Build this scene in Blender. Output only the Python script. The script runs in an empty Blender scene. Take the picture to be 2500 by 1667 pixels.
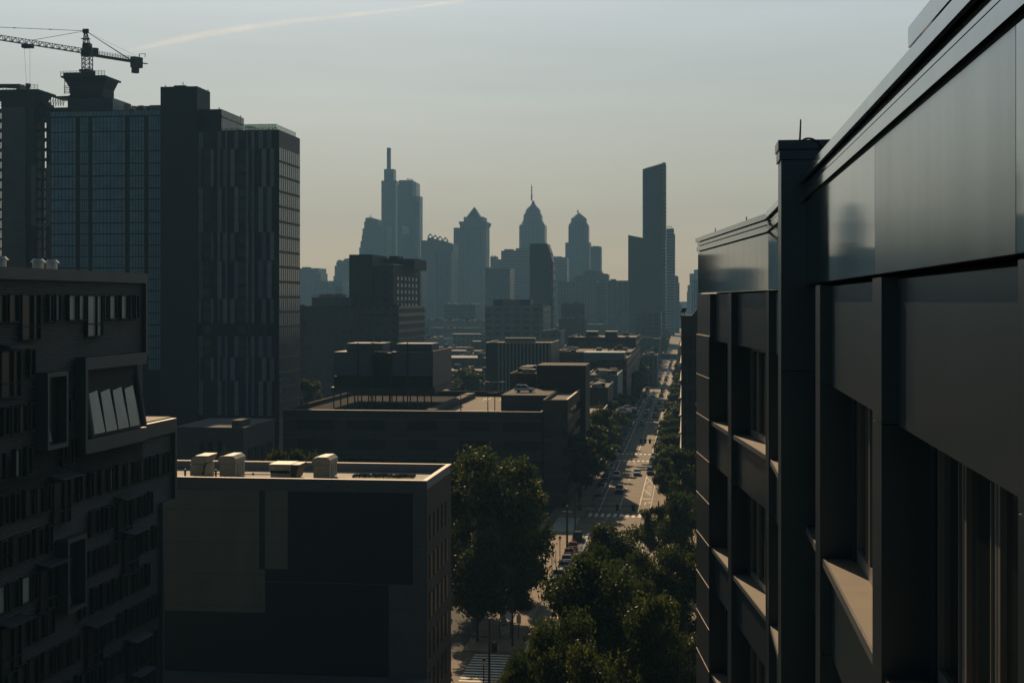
import bpy, math, random
from mathutils import Vector
R = math.radians
sc = bpy.context.scene
col = sc.collection

# ------------------------------------------------------------------ camera, sky, sun
H = 45.0                                  # camera height above the street
F = 3472.2                                # focal length in photo pixels (50 mm)
TH = math.atan(433.0 / F)                 # camera turned 7 degrees left of the street's direction
cam = bpy.data.cameras.new('camera'); camo = bpy.data.objects.new('camera', cam)
col.objects.link(camo); camo.location = (0, 0, H); camo.rotation_euler = (R(90), 0, TH)
cam.lens = 50; cam.sensor_width = 36; cam.shift_y = -97.5 / 2500; cam.clip_start = 0.1; cam.clip_end = 120000
sc.camera = camo

SUN_EL, SUN_AZ = 31.0, -17.0              # elevation; degrees right (+) of the street's direction (+Y)
w = bpy.data.worlds.new('World'); sc.world = w; w.use_nodes = True
nt = w.node_tree; nt.nodes.clear()
out = nt.nodes.new('ShaderNodeOutputWorld'); bg = nt.nodes.new('ShaderNodeBackground')
sky = nt.nodes.new('ShaderNodeTexSky'); sky.sky_type = 'NISHITA'; sky.sun_disc = False
sky.sun_elevation = R(SUN_EL); sky.sun_rotation = R(SUN_AZ)
sky.air_density = 1.0; sky.dust_density = 2.2; sky.ozone_density = 2.5; sky.altitude = 40
hs = nt.nodes.new('ShaderNodeHueSaturation'); hs.inputs['Saturation'].default_value = 0.7; hs.inputs['Value'].default_value = 0.055
tcw = nt.nodes.new('ShaderNodeTexCoord'); spw = nt.nodes.new('ShaderNodeSeparateXYZ'); nt.links.new(tcw.outputs['Generated'], spw.inputs[0])
rp_ = nt.nodes.new('ShaderNodeValToRGB'); nt.links.new(spw.outputs[2], rp_.inputs[0]); cr = rp_.color_ramp   # hazy morning sky by height above the horizon
for i, (p_, c_) in enumerate(((0.0, (0.7, 0.49, 0.27)), (0.04, (0.59, 0.46, 0.29)), (0.09, (0.48, 0.44, 0.34)), (0.15, (0.42, 0.44, 0.4)), (0.215, (0.43, 0.475, 0.48)), (0.4, (0.2, 0.25, 0.29)), (1.0, (0.045, 0.07, 0.1)))):
    e = cr.elements[i] if i < 2 else cr.elements.new(p_)
    e.position = p_; e.color = (*c_, 1)
wn = nt.nodes.new('ShaderNodeTexNoise'); wn.inputs['Scale'].default_value = 2.2; wn.inputs['Detail'].default_value = 7; wn.inputs['Roughness'].default_value = 0.55
mpw = nt.nodes.new('ShaderNodeMapping'); mpw.inputs['Scale'].default_value = (1, 1, 9); mpw.inputs['Rotation'].default_value = (0.05, 0.09, 0)
nt.links.new(tcw.outputs['Generated'], mpw.inputs[0]); nt.links.new(mpw.outputs[0], wn.inputs[0])
wr = nt.nodes.new('ShaderNodeMapRange'); wr.inputs[1].default_value = 0.35; wr.inputs[2].default_value = 0.75; wr.inputs[3].default_value = 0.94; wr.inputs[4].default_value = 1.08
nt.links.new(wn.outputs[0], wr.inputs[0])
az = nt.nodes.new('ShaderNodeMapRange'); az.inputs[1].default_value = -0.3; az.inputs[2].default_value = 0.85; az.inputs[3].default_value = 0.0; az.inputs[4].default_value = 1.0
nt.links.new(spw.outputs[1], az.inputs[0])          # the sky is dimmer on the side away from the sun
azc = nt.nodes.new('ShaderNodeMix'); azc.data_type = 'RGBA'; azc.blend_type = 'MULTIPLY'; azc.inputs[0].default_value = 1
azt = nt.nodes.new('ShaderNodeMix'); azt.data_type = 'RGBA'; azt.inputs[6].default_value = (0.17, 0.29, 0.38, 1); azt.inputs[7].default_value = (1.34, 1.36, 1.38, 1)   # bluer, dimmer sky behind
tint = nt.nodes.new('ShaderNodeMix'); tint.data_type = 'RGBA'; tint.blend_type = 'MULTIPLY'; tint.inputs[0].default_value = 1
mixs = nt.nodes.new('ShaderNodeMix'); mixs.data_type = 'RGBA'; mixs.inputs[0].default_value = 0.85
nt.links.new(sky.outputs[0], hs.inputs['Color']); nt.links.new(hs.outputs[0], mixs.inputs[6]); nt.links.new(rp_.outputs[0], mixs.inputs[7])
nt.links.new(mixs.outputs[2], tint.inputs[6]); nt.links.new(wr.outputs[0], tint.inputs[7])
nt.links.new(tint.outputs[2], azc.inputs[6]); nt.links.new(az.outputs[0], azt.inputs[0]); nt.links.new(azt.outputs[2], azc.inputs[7]); nt.links.new(azc.outputs[2], bg.inputs[0]); nt.links.new(bg.outputs[0], out.inputs[0])
bg.inputs[1].default_value = 1.0
sl = bpy.data.lights.new('sun', 'SUN'); so = bpy.data.objects.new('sun', sl); col.objects.link(so)
sl.energy = 4.6; sl.angle = R(0.6); sl.color = (1.0, 0.71, 0.42)
sd = Vector((math.sin(R(SUN_AZ)) * math.cos(R(SUN_EL)), math.cos(R(SUN_AZ)) * math.cos(R(SUN_EL)), math.sin(R(SUN_EL))))
so.rotation_euler = sd.to_track_quat('Z', 'Y').to_euler(); so.location = (-60, 200, 200)
vs = sc.view_settings; vs.view_transform = 'Standard'; vs.look = 'None'; vs.gamma = 1; vs.exposure = 0.0
try:
    sc.cycles.use_denoising = True; sc.cycles.max_bounces = 6; sc.cycles.volume_bounces = 0
    sc.cycles.diffuse_bounces = 3; sc.cycles.glossy_bounces = 3; sc.cycles.transparent_max_bounces = 12
except Exception:
    pass

# ------------------------------------------------------------------ measuring helpers
T = math.tan(TH); CT, ST = math.cos(TH), math.sin(TH)
def k_of(px):                              # sideways metres per metre along the street, for a column of the photo
    a = (px - 1250.0) / F
    return (a - T) / (1 + a * T)
def XX(px, Y): return Y * k_of(px)
def YY(px, X): return X / k_of(px)
def ZZ(py, X, Y): return H - (py - 736.0) / F * (Y * CT - X * ST)
def GY(py, px):                            # street distance of a ground point
    k = k_of(px); return H * F / (py - 736.0) / (CT - k * ST)

# ------------------------------------------------------------------ materials
MATS = {}
def nodes(m):
    m.use_nodes = True; t = m.node_tree; return t, t.nodes['Principled BSDF']
def mat(name, colr, rough=0.7, metal=0.0, var=0.12, scale=0.8, bump=0.0, bscale=4.0, spec=0.5, stretch=(1, 1, 1)):
    if name in MATS: return MATS[name]
    m = bpy.data.materials.new(name); t, b = nodes(m)
    tc = t.nodes.new('ShaderNodeTexCoord'); mp = t.nodes.new('ShaderNodeMapping'); mp.inputs['Scale'].default_value = stretch
    nz = t.nodes.new('ShaderNodeTexNoise'); nz.inputs['Scale'].default_value = scale; nz.inputs['Detail'].default_value = 6
    t.links.new(tc.outputs['Object'], mp.inputs[0]); t.links.new(mp.outputs[0], nz.inputs[0])
    mr = t.nodes.new('ShaderNodeMapRange'); mr.inputs[1].default_value = 0.3; mr.inputs[2].default_value = 0.7
    mr.inputs[3].default_value = 1 - var; mr.inputs[4].default_value = 1 + var
    mx = t.nodes.new('ShaderNodeMix'); mx.data_type = 'RGBA'; mx.blend_type = 'MULTIPLY'; mx.inputs[0].default_value = 1
    mx.inputs[6].default_value = (*colr, 1)
    t.links.new(nz.outputs[0], mr.inputs[0]); t.links.new(mr.outputs[0], mx.inputs[7]); t.links.new(mx.outputs[2], b.inputs['Base Color'])
    b.inputs['Roughness'].default_value = rough; b.inputs['Metallic'].default_value = metal
    b.inputs['Specular IOR Level'].default_value = spec
    if bump:
        n2 = t.nodes.new('ShaderNodeTexNoise'); n2.inputs['Scale'].default_value = bscale; n2.inputs['Detail'].default_value = 4
        bp = t.nodes.new('ShaderNodeBump'); bp.inputs['Strength'].default_value = bump; bp.inputs['Distance'].default_value = 0.05
        t.links.new(mp.outputs[0], n2.inputs[0]); t.links.new(n2.outputs[0], bp.inputs['Height']); t.links.new(bp.outputs[0], b.inputs['Normal'])
    MATS[name] = m; return m
def facade(name, wall, glass, w, h, fw=0.55, fh=0.5, var=0.5, rough_g=0.25, mode='grid'):
    """storeys and window columns of a far building: u runs along either face, z up"""
    if name in MATS: return MATS[name]
    m = bpy.data.materials.new(name); t, b = nodes(m)
    N = t.nodes.new; L = t.links.new
    tc = N('ShaderNodeTexCoord'); sp = N('ShaderNodeSeparateXYZ'); L(tc.outputs['Object'], sp.inputs[0])
    def M(op, a, bb=None):
        n = N('ShaderNodeMath'); n.operation = op
        for i, v in enumerate((a, bb)):
            if v is None: continue
            if isinstance(v, (int, float)): n.inputs[i].default_value = v
            else: L(v, n.inputs[i])
        return n.outputs[0]
    u = M('DIVIDE', M('ADD', sp.outputs[0], sp.outputs[1]), w); z = M('DIVIDE', sp.outputs[2], h)
    wu = M('LESS_THAN', M('FRACT', u), fw) if mode != 'bands' else 1.0
    wz = M('LESS_THAN', M('FRACT', z), fh) if mode != 'stripes' else 1.0
    win = M('MULTIPLY', wu, wz)
    cb = N('ShaderNodeCombineXYZ'); L(M('FLOOR', u), cb.inputs[0]); L(M('FLOOR', z), cb.inputs[1])
    wn = N('ShaderNodeTexWhiteNoise'); wn.noise_dimensions = '2D'; L(cb.outputs[0], wn.inputs['Vector'])
    gv = M('ADD', M('MULTIPLY', wn.outputs['Value'], var * 2), 1 - var)
    g = N('ShaderNodeMix'); g.data_type = 'RGBA'; g.blend_type = 'MULTIPLY'; g.inputs[0].default_value = 1
    g.inputs[6].default_value = (*glass, 1); L(gv, g.inputs[7])
    nz = N('ShaderNodeTexNoise'); nz.inputs['Scale'].default_value = 0.12; nz.inputs['Detail'].default_value = 5; L(tc.outputs['Object'], nz.inputs[0])
    wl = N('ShaderNodeMix'); wl.data_type = 'RGBA'; wl.blend_type = 'MULTIPLY'; wl.inputs[0].default_value = 1
    wl.inputs[6].default_value = (*wall, 1); L(M('ADD', M('MULTIPLY', nz.outputs[0], 0.5), 0.75), wl.inputs[7])
    mx = N('ShaderNodeMix'); mx.data_type = 'RGBA'; L(win, mx.inputs[0]); L(wl.outputs[2], mx.inputs[6]); L(g.outputs[2], mx.inputs[7])
    ge = N('ShaderNodeNewGeometry'); sn = N('ShaderNodeSeparateXYZ'); L(ge.outputs['Normal'], sn.inputs[0])
    top = M('GREATER_THAN', sn.outputs[2], 0.7)
    m2 = N('ShaderNodeMix'); m2.data_type = 'RGBA'; L(top, m2.inputs[0]); L(mx.outputs[2], m2.inputs[6]); m2.inputs[7].default_value = (0.1, 0.095, 0.09, 1)
    L(m2.outputs[2], b.inputs['Base Color'])
    L(M('SUBTRACT', 0.85, M('MULTIPLY', win, 0.85 - rough_g)), b.inputs['Roughness'])
    MATS[name] = m; return m
def glassy(name, colr, rough=0.08, metal=0.0, bump=0.02, bs=0.35):
    if name in MATS: return MATS[name]
    m = mat(name, colr, rough, metal, 0.25, 0.3, bump, bs); return m

# ------------------------------------------------------------------ mesh builder
ORG = {}
class MB:
    def __init__(s): s.v = []; s.f = []; s.mi = []; s.cur = 0
    def add(s, vs, fs):
        n = len(s.v); s.v += [tuple(q) for q in vs]; s.f += [tuple(i + n for i in f) for f in fs]; s.mi += [s.cur] * len(fs); return s
    def box(s, x0, x1, y0, y1, z0, z1, fr=None):
        if x0 > x1: x0, x1 = x1, x0
        if y0 > y1: y0, y1 = y1, y0
        if z0 > z1: z0, z1 = z1, z0
        P = [(x, y, z) for z in (z0, z1) for y in (y0, y1) for x in (x0, x1)]
        if fr: P = [fr(*q) for q in P]
        return s.add(P, [(0, 2, 3, 1), (4, 5, 7, 6), (0, 1, 5, 4), (2, 6, 7, 3), (0, 4, 6, 2), (1, 3, 7, 5)])
    def tube(s, a, b, r, r2=None, n=6, cap=True):
        a = Vector(a); b = Vector(b); d = (b - a)
        if d.length < 1e-6: return s
        d.normalize(); u = d.orthogonal().normalized(); v = d.cross(u); r2 = r if r2 is None else r2
        P = []
        for c, rr in ((a, r), (b, r2)):
            for i in range(n):
                t = 2 * math.pi * i / n; P.append(c + u * (rr * math.cos(t)) + v * (rr * math.sin(t)))
        F_ = [(i, (i + 1) % n, n + (i + 1) % n, n + i) for i in range(n)]
        if cap: F_ += [tuple(range(n - 1, -1, -1)), tuple(range(n, 2 * n))]
        return s.add(P, F_)
    def prism(s, poly, y0, y1, fr=None, ax='y'):   # poly of (x, z), extruded along y
        n = len(poly)
        P = [(x, y0, z) for x, z in poly] + [(x, y1, z) for x, z in poly]
        if ax == 'x': P = [(y0, x, z) for x, z in poly] + [(y1, x, z) for x, z in poly]
        if ax == 'z': P = [(x, z, y0) for x, z in poly] + [(x, z, y1) for x, z in poly]
        if fr: P = [fr(*q) for q in P]
        return s.add(P, [tuple(range(n)), tuple(range(2 * n - 1, n - 1, -1))] + [(i, n + i, n + (i + 1) % n, (i + 1) % n) for i in range(n)])
    def loft(s, rings):                            # rings: lists of equal length
        n = len(rings[0]); P = [p for r in rings for p in r]; F_ = []
        for j in range(len(rings) - 1):
            for i in range(n):
                F_.append((j * n + i, j * n + (i + 1) % n, (j + 1) * n + (i + 1) % n, (j + 1) * n + i))
        F_ += [tuple(range(n - 1, -1, -1)), tuple(range((len(rings) - 1) * n, len(rings) * n))]
        return s.add(P, F_)
    def build(s, name, m, parent=None, smooth=False, org=None):
        o0 = Vector(org if org is not None else (ORG[parent.name] if parent else (0, 0, 0)))
        me = bpy.data.meshes.new(name)
        me.from_pydata([(x - o0.x, y - o0.y, z - o0.z) for x, y, z in s.v], [], s.f)
        for q in (m if isinstance(m, (list, tuple)) else [m]): me.materials.append(q)
        if max(s.mi or [0]) > 0: me.polygons.foreach_set('material_index', s.mi)
        if smooth: me.polygons.foreach_set('use_smooth', [True] * len(s.f))
        import bmesh
        if len(s.f) < 6000:
            b = bmesh.new(); b.from_mesh(me); bmesh.ops.recalc_face_normals(b, faces=b.faces); b.to_mesh(me); b.free()
        o = bpy.data.objects.new(name, me); col.objects.link(o)
        if parent: o.parent = parent
        else: o.location = o0
        ORG[o.name] = tuple(o0)
        return o
def tag(o, label=None, cat=None, group=None, kind=None):
    if label: o['label'] = label
    if cat: o['category'] = cat
    if group: o['group'] = group
    if kind: o['kind'] = kind
    return o
def thing(name, label, cat, loc, group=None, rz=0):
    o = bpy.data.objects.new(name, None); col.objects.link(o); o.location = loc; o.rotation_euler = (0, 0, rz)
    o.empty_display_size = 0.5
    ORG[o.name] = tuple(loc); return tag(o, label, cat, group)
def kids(o): return [c for c in KID.get(o.name, [])]
KID = {}
def dup(src, loc=None, rz=None, scale=None, label=None, group=None):
    def cp(o, par):
        c = o.copy(); col.objects.link(c); c.parent = par
        for ch in list(o.children): cp(ch, c)
        return c
    c = cp(src, None)
    if loc is not None: c.location = loc
    if rz is not None: c.rotation_euler = (0, 0, rz)
    if scale is not None: c.scale = scale if hasattr(scale, '__len__') else (scale,) * 3
    if label: c['label'] = label
    if group: c['group'] = group
    return c
def inst(me_obj, parent, dx, dy, dz):             # repeat of a part inside the same thing
    c = me_obj.copy(); col.objects.link(c); c.parent = parent; c.location = (dx, dy, dz)
    for ch in list(me_obj.children):
        q = ch.copy(); col.objects.link(q); q.parent = c
    return c
def structure(o): o['kind'] = 'structure'; return o
rnd = random.Random(7)

# ------------------------------------------------------------------ shared materials
M_asph = mat('asphalt', (0.135, 0.1, 0.062), 0.8, var=0.25, scale=0.25, bump=0.3, bscale=8)
M_walk = mat('pavement concrete', (0.24, 0.18, 0.12), 0.85, var=0.22, scale=0.4)
M_ground = mat('city ground', (0.07, 0.07, 0.06), 0.95, var=0.4, scale=0.02)
M_paint = mat('road paint', (0.8, 0.74, 0.62), 0.7, var=0.2, scale=1.5)
M_green = mat('green lane paint', (0.16, 0.26, 0.08), 0.8)
M_conc = mat('roof concrete', (0.13, 0.112, 0.095), 0.9, var=0.2, scale=0.5)
M_coping = mat('coping metal', (0.5, 0.42, 0.34), 0.6, var=0.1)
M_brick = mat('brown brick', (0.07, 0.045, 0.037), 0.9, var=0.2, scale=1.2)
M_brick2 = mat('dark brick', (0.05, 0.036, 0.032), 0.9, var=0.2, scale=1.2)
M_dark = mat('dark cladding', (0.028, 0.03, 0.032), 0.6, var=0.15)
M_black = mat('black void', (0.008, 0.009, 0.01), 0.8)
M_glass = glassy('dark window glass', (0.015, 0.02, 0.024), 0.08)
M_teal = mat('teal metal', (0.1, 0.17, 0.17), 0.5)
M_steel = mat('dark steel', (0.03, 0.033, 0.036), 0.5, 0.4)
M_unit = mat('galvanised unit', (0.23, 0.23, 0.2), 0.6, 0.1, var=0.15, scale=1.5)
M_hazeless = None

# ================================================================== SETTING
g = MB(); g.box(-2600, 1600, -240, 4500, -1, -0.2); structure(g.build('ground', M_ground))
RL, RR, BLX, BRX = -22.0, -7.0, -26.0, -1.6
CROSS = [(166, 181), (277, 297), (406, 418), (536, 546), (645, 656), (738, 748), (862, 872), (1010, 1020), (1200, 1212)]
rd = MB(); rd.box(RL, RR, 40, 3000, -0.2, 0.0)
structure(rd.build('road', M_asph))
sr = MB()
for a, b in CROSS[:6]: sr.box(-420, RL - 0.001, a, b, -0.2, -0.004); sr.box(RR + 0.001, 160, a, b, -0.2, -0.004)
structure(sr.build('side_road', M_asph))
pv = MB(); last = 60
for a, b in CROSS + [(3000, 3000)]:
    pv.box(BLX - 3, RL, last, a, -0.2, 0.14); pv.box(RR, BRX + 3, last, a, -0.2, 0.14); last = b
structure(pv.build('pavement', M_walk))
# markings: sheets 4 mm above the road
mk = MB()
def bar(x0, x1, y0, y1, z=0.006, m=None): (m or mk).add([(x0, y0, z), (x1, y0, z), (x1, y1, z), (x0, y1, z)], [(0, 1, 2, 3)])
for (a, b) in CROSS:                                   # zebra crossings over the main road
    for yy in ((b + 0.6, b + 5.4), (a - 5.4, a - 0.6)):
        if a > 400: yy = (yy[0] + 1.0, yy[1] - 1.0)
        x = RL + 0.9
        while x < RR - 0.7: bar(x, x + 0.68, yy[0], yy[1]); x += 1.3
        bar(RL + 0.5, RR - 0.5, b + 6.8, b + 7.3)
for (a, b) in CROSS[:2]:                                # bars over the side streets
    y = a + 0.7
    while y < b - 0.6:
        bar(RL - 5.2, RL - 0.6, y, y + 0.5); bar(RR + 0.5, RR + 4.6, y, y + 0.5); y += 1.25
prev = 185
for (a, b) in CROSS[1:] + [(1400, 1400)]:
    lo, hi = prev + 8, a - 8
    for x in (-19.3, -10.9): bar(x - 0.09, x + 0.09, lo, hi)
    bar(-15.1 - 0.09, -15.1 + 0.09, max(lo, hi - 9999), min(hi, lo + 32))
    y = lo + 36
    while y < hi: bar(-15.1 - 0.09, -15.1 + 0.09, y, y + 3); y += 9
    bar(-8.45, -8.33, lo, hi); prev = b
for i in range(12): bar(-10.2, -8.8, 333 + i * 1.5, 333.35 + i * 1.5)          # hatched island before the crossing
def diag(x0, y0, x1, y1, wd=0.16):
    d = Vector((x1 - x0, y1 - y0)).normalized(); n = Vector((-d.y, d.x)) * wd / 2
    mk.add([(x0 + n.x, y0 + n.y, 0.007), (x0 - n.x, y0 - n.y, 0.007), (x1 - n.x, y1 - n.y, 0.007), (x1 + n.x, y1 + n.y, 0.007)], [(0, 1, 2, 3)])
diag(-10.8, 352, -8.9, 366); diag(-8.9, 352, -10.8, 366); diag(-10.8, 366, -8.9, 366); diag(-10.8, 352, -8.9, 352); diag(-8.8, 331, -10.9, 343)
diag(-21.5, 186, -18, 206, 0.25); diag(-18, 206, -18, 186, 0.25); diag(-21.5, 186, -18, 186, 0.25)
structure(mk.build('road_marking', M_paint))
def ground_text(txt, x, y, wid, lon):                   # lettering painted for oncoming traffic
    cu = bpy.data.curves.new('lane_lettering', 'FONT'); cu.body = txt; cu.align_x = 'CENTER'; cu.size = 1
    o = bpy.data.objects.new('tmp', cu); col.objects.link(o); dg = bpy.context.evaluated_depsgraph_get()
    me = bpy.data.meshes.new_from_object(o.evaluated_get(dg)); bpy.data.objects.remove(o)
    o = bpy.data.objects.new('lane_lettering', me); col.objects.link(o); me.materials.append(M_paint)
    o.location = (x, y, 0.008); o.rotation_euler = (0, 0, math.pi); o.scale = (wid / 2.6, lon, 1); return structure(o)
ground_text('ONLY', -10.0, 327, 2.5, 4.2); ground_text('ONLY', -20.2, 327, 2.2, 4.0)
ar = MB(); ar.prism([(-9.9, 316), (-9.7, 316), (-9.7, 320), (-9.0, 320), (-9.0, 319.2), (-8.4, 320.2), (-9.0, 321.2), (-9.0, 320.5), (-9.9, 320.5)], 0.008, 0.009, ax='z')
structure(ar.build('lane_arrow', M_paint))
gb = MB(); bar(-8.3, -7.1, 302, 308, 0.009, gb); structure(gb.build('bike_box', M_green))

# haze: the air over the city
M = bpy.data.materials.new('haze air'); M.use_nodes = True; t = M.node_tree; t.nodes.clear()
o_ = t.nodes.new('ShaderNodeOutputMaterial'); pvn = t.nodes.new('ShaderNodeVolumePrincipled')
pvn.inputs['Color'].default_value = (0.23, 0.48, 0.76, 1); pvn.inputs['Density'].default_value = 0.00019; pvn.inputs['Anisotropy'].default_value = 0.1
t.links.new(pvn.outputs[0], o_.inputs['Volume'])
hz = MB(); hz.box(-2700, 1700, -250, 4650, -2.0, 340); hz = hz.build('haze', M); hz['kind'] = 'stuff'

# ================================================================== SKYLINE
def rect_px(mb, px0, px1, pytop, Y, depth, zb=0.0, ztop=None):
    """block whose street-side plane is Y and whose left and right edges were measured in the photo"""
    x0, x1 = XX(px0, Y), XX(px1, Y)
    z = ZZ(pytop, (x0 + x1) / 2, Y) if ztop is None else ztop
    mb.box(x0, x1, Y, Y + depth, zb, z); return x0, x1, z
def outline(mb, pts, Y, depth):
    mb.prism([(XX(px, Y), ZZ(py, XX(px, Y), Y) if py is not None else 0.0) for px, py in pts], Y, Y + depth)
def tower(name, label, cat, parts, Y, m, group='hazy skyline towers', roofm=None):
    """parts: list of (part name, builder(mb), material)"""
    xs = []
    root = thing(name, label, cat, (0, Y, 0), group)
    for pn, fn, mm in parts:
        b = MB(); fn(b); xs += [q[0] for q in b.v]; 
        b._n = pn; b._m = mm; parts[parts.index((pn, fn, mm))] = b
    cx = (min(xs) + max(xs)) / 2
    root.location = (cx, Y, 0); ORG[root.name] = (cx, Y, 0)
    for b in parts: b.build(b._n, b._m, root)
    return root
W_far = facade('far grid facade', (0.12, 0.135, 0.14), (0.015, 0.02, 0.025), 3.0, 3.8, 0.5, 0.5, 0.5)
W_band = facade('far banded facade', (0.22, 0.235, 0.23), (0.02, 0.03, 0.035), 4.0, 3.9, 0.5, 0.5, 0.4, mode='bands')
W_dark = facade('far dark glass', (0.035, 0.045, 0.05), (0.02, 0.025, 0.03), 3.0, 4.0, 0.8, 0.8, 0.4)
W_strip = facade('far striped facade', (0.17, 0.185, 0.19), (0.025, 0.03, 0.035), 3.2, 4.0, 0.5, 0.5, 0.3, mode='stripes')
W_grey = mat('far grey stone', (0.16, 0.17, 0.17), 0.8)
W_pale = mat('far pale glass', (0.34, 0.38, 0.38), 0.35, 0.3)
W_black = mat('far black glass', (0.03, 0.035, 0.04), 0.3)
W_spire = mat('spire steel', (0.05, 0.055, 0.06), 0.5, 0.5)

def sq_loft(mb, pc, Y, prof, ch=0.25, tw=0.0):
    """square tower with chamfered corners; prof = (py, half width in photo pixels) from bottom up"""
    cx = XX(pc, Y); rings = []
    for py, hw in prof:
        r = hw / F * (Y * CT - cx * ST); z = ZZ(py, cx, Y) if py is not None else 0.0; c = r * ch
        ring = [(-r + c, -r), (r - c, -r), (r, -r + c), (r, r - c), (r - c, r), (-r + c, r), (-r, r - c), (-r, -r + c)]
        rings.append([(cx + x, Y + y + 30, z) for x, y in ring])
    mb.loft(rings)

# far left cluster
tower('office_block', 'pale hazy flat topped office block right behind the striped tower', 'office block', [
    ('wall', lambda b: (rect_px(b, 700, 778, 655, 2300, 50), rect_px(b, 778.5, 783, 667, 2301, 45)), W_band),
    ('roof_plant', lambda b: rect_px(b, 738, 752, 652, 2310, 20, 90), W_grey)], 2300, W_band)
tower('glass_block', 'low hazy glass block between the two pale office blocks', 'office block', [
    ('wall', lambda b: rect_px(b, 761, 836, 686, 2000, 50), facade('low glass', (0.1, 0.13, 0.14), (0.2, 0.26, 0.28), 9, 16, 0.92, 0.93, 0.2)),
    ('core', lambda b: rect_px(b, 818, 833, 700, 1985, 14), W_dark)], 2000, W_band)
tower('stepped_office_tower', 'hazy blue stepped tower rising left behind the black brick slab', 'tower', [
    ('wall', lambda b: outline(b, [(814, None), (814, 674), (817, 674), (817, 649), (821, 649), (821, 640), (836, 640), (841, 632), (856, 630), (870, 632), (870, None)], 2450, 60), W_band),
    ('dome', lambda b: outline(b, [(822, 640), (824, 636), (829, 634), (834, 636), (836, 640)], 2460, 20), W_grey)], 2450, W_band)
# stepped tower beside the tallest shaft
tower('stepped_glass_tower', 'dark hazy tower with stepped left shoulder beside the tallest shaft', 'tower', [
    ('wall', lambda b: outline(b, [(877, None), (877, 604), (880, 604), (880, 589), (883, 589), (883, 575), (885, 575), (885, 558), (889, 558), (889, 541), (892, 541), (892, 532), (905, 531), (920, 535), (920, 543), (923, 543), (923, 550), (945, 550), (945, None)], 2650, 45), W_far),
    ('antenna', lambda b: [b.tube((XX(p, 2670), 2670, ZZ(533, XX(p, 2670), 2670)), (XX(p, 2670), 2670, ZZ(q, XX(p, 2670), 2670)), 0.7, 0.4, 4) for p, q in ((901, 526), (905, 524), (908, 528))], W_spire)], 2650, W_far)
# tallest tower, with mast
tower('tall_spired_tower', 'tallest hazy skyscraper with stepped shaft and thick square mast', 'skyscraper', [
    ('shaft', lambda b: (rect_px(b, 931, 965, 441, 2900, 36), rect_px(b, 965.2, 968, 441, 2904, 30), rect_px(b, 937.5, 961, 413, 2904, 26, 270)), facade('shaft cladding', (0.05, 0.06, 0.065), (0.03, 0.036, 0.04), 5, 9, 0.6, 0.9, 0.2)),
    ('spire', lambda b: rect_px(b, 944.4, 952.4, 361, 2910, 9, 290), W_spire),
    ('side_wing', lambda b: (rect_px(b, 965.5, 981, 470, 2930, 40), outline(b, [(968, 472), (968, 447), (981, 453), (981, 472)], 2930, 36)), W_dark),
    ('pale_crown_panel', lambda b: outline(b, [(968, 472), (968, 449), (981, 455), (981, 474)], 2927, 2.5), W_pale),
    *[('sky_lobby_band', (lambda y: lambda b: outline(b, [(968.5, y), (981, y + 4), (981, y + 5.2), (968.5, y + 1.2)], 2928, 1.5))(y), W_pale) for y in (484, 501, 518, 535)],
    ('edge_strip', lambda b: rect_px(b, 965.5, 968, 471, 2898, 3, 0, ZZ(448, XX(966, 2898), 2898)), W_pale)], 2900, W_far)
tower('slab_skyscraper', 'hazy flat topped glass skyscraper just right of the masted shaft', 'skyscraper', [
    ('wall', lambda b: (outline(b, [(974, None), (974, 440), (1006, 440), (1016, 446), (1016, None)], 2750, 40)), W_dark),
    ('pale_corner', lambda b: outline(b, [(1006.5, 478), (1006.5, 441), (1016.5, 447), (1016.5, 478)], 2747, 2.5), W_pale),
    ('right_wing', lambda b: rect_px(b, 1016.5, 1025, 479, 2756, 30), facade('pale stripes', (0.26, 0.3, 0.3), (0.2, 0.23, 0.24), 3, 4, 0.5, 0.5, 0.2)),
    ('dark_slot', lambda b: rect_px(b, 1017.8, 1023, 494, 2753, 2.5, ZZ(531, -480, 2753)), W_black),
    ('lower_wing', lambda b: rect_px(b, 981, 998, 549, 2735, 14), W_dark),
    ('lower_crown', lambda b: outline(b, [(981.5, 571), (981.5, 549), (997.8, 554), (997.8, 573)], 2732, 2.5), W_pale),
    ('roof_mast', lambda b: (b.tube((XX(996, 2760), 2760, ZZ(440, XX(996, 2760), 2760)), (XX(996, 2760), 2760, ZZ(436, XX(996, 2760), 2760)), 1, 1, 4), b.tube((XX(993, 2760), 2760, ZZ(437, XX(996, 2760), 2760)), (XX(1009, 2760), 2760, ZZ(439, XX(996, 2760), 2760)), 0.8, 0.8, 4)), W_spire)], 2750, W_far)
tower('slim_block', 'slim hazy block in the gap right of the slab skyscraper', 'office block', [
    ('wall', lambda b: rect_px(b, 1008, 1029, 632, 1800, 40), W_dark), ('roof', lambda b: rect_px(b, 1010, 1024, 630, 1805, 30, 60), W_grey)], 1800, W_dark)
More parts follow.
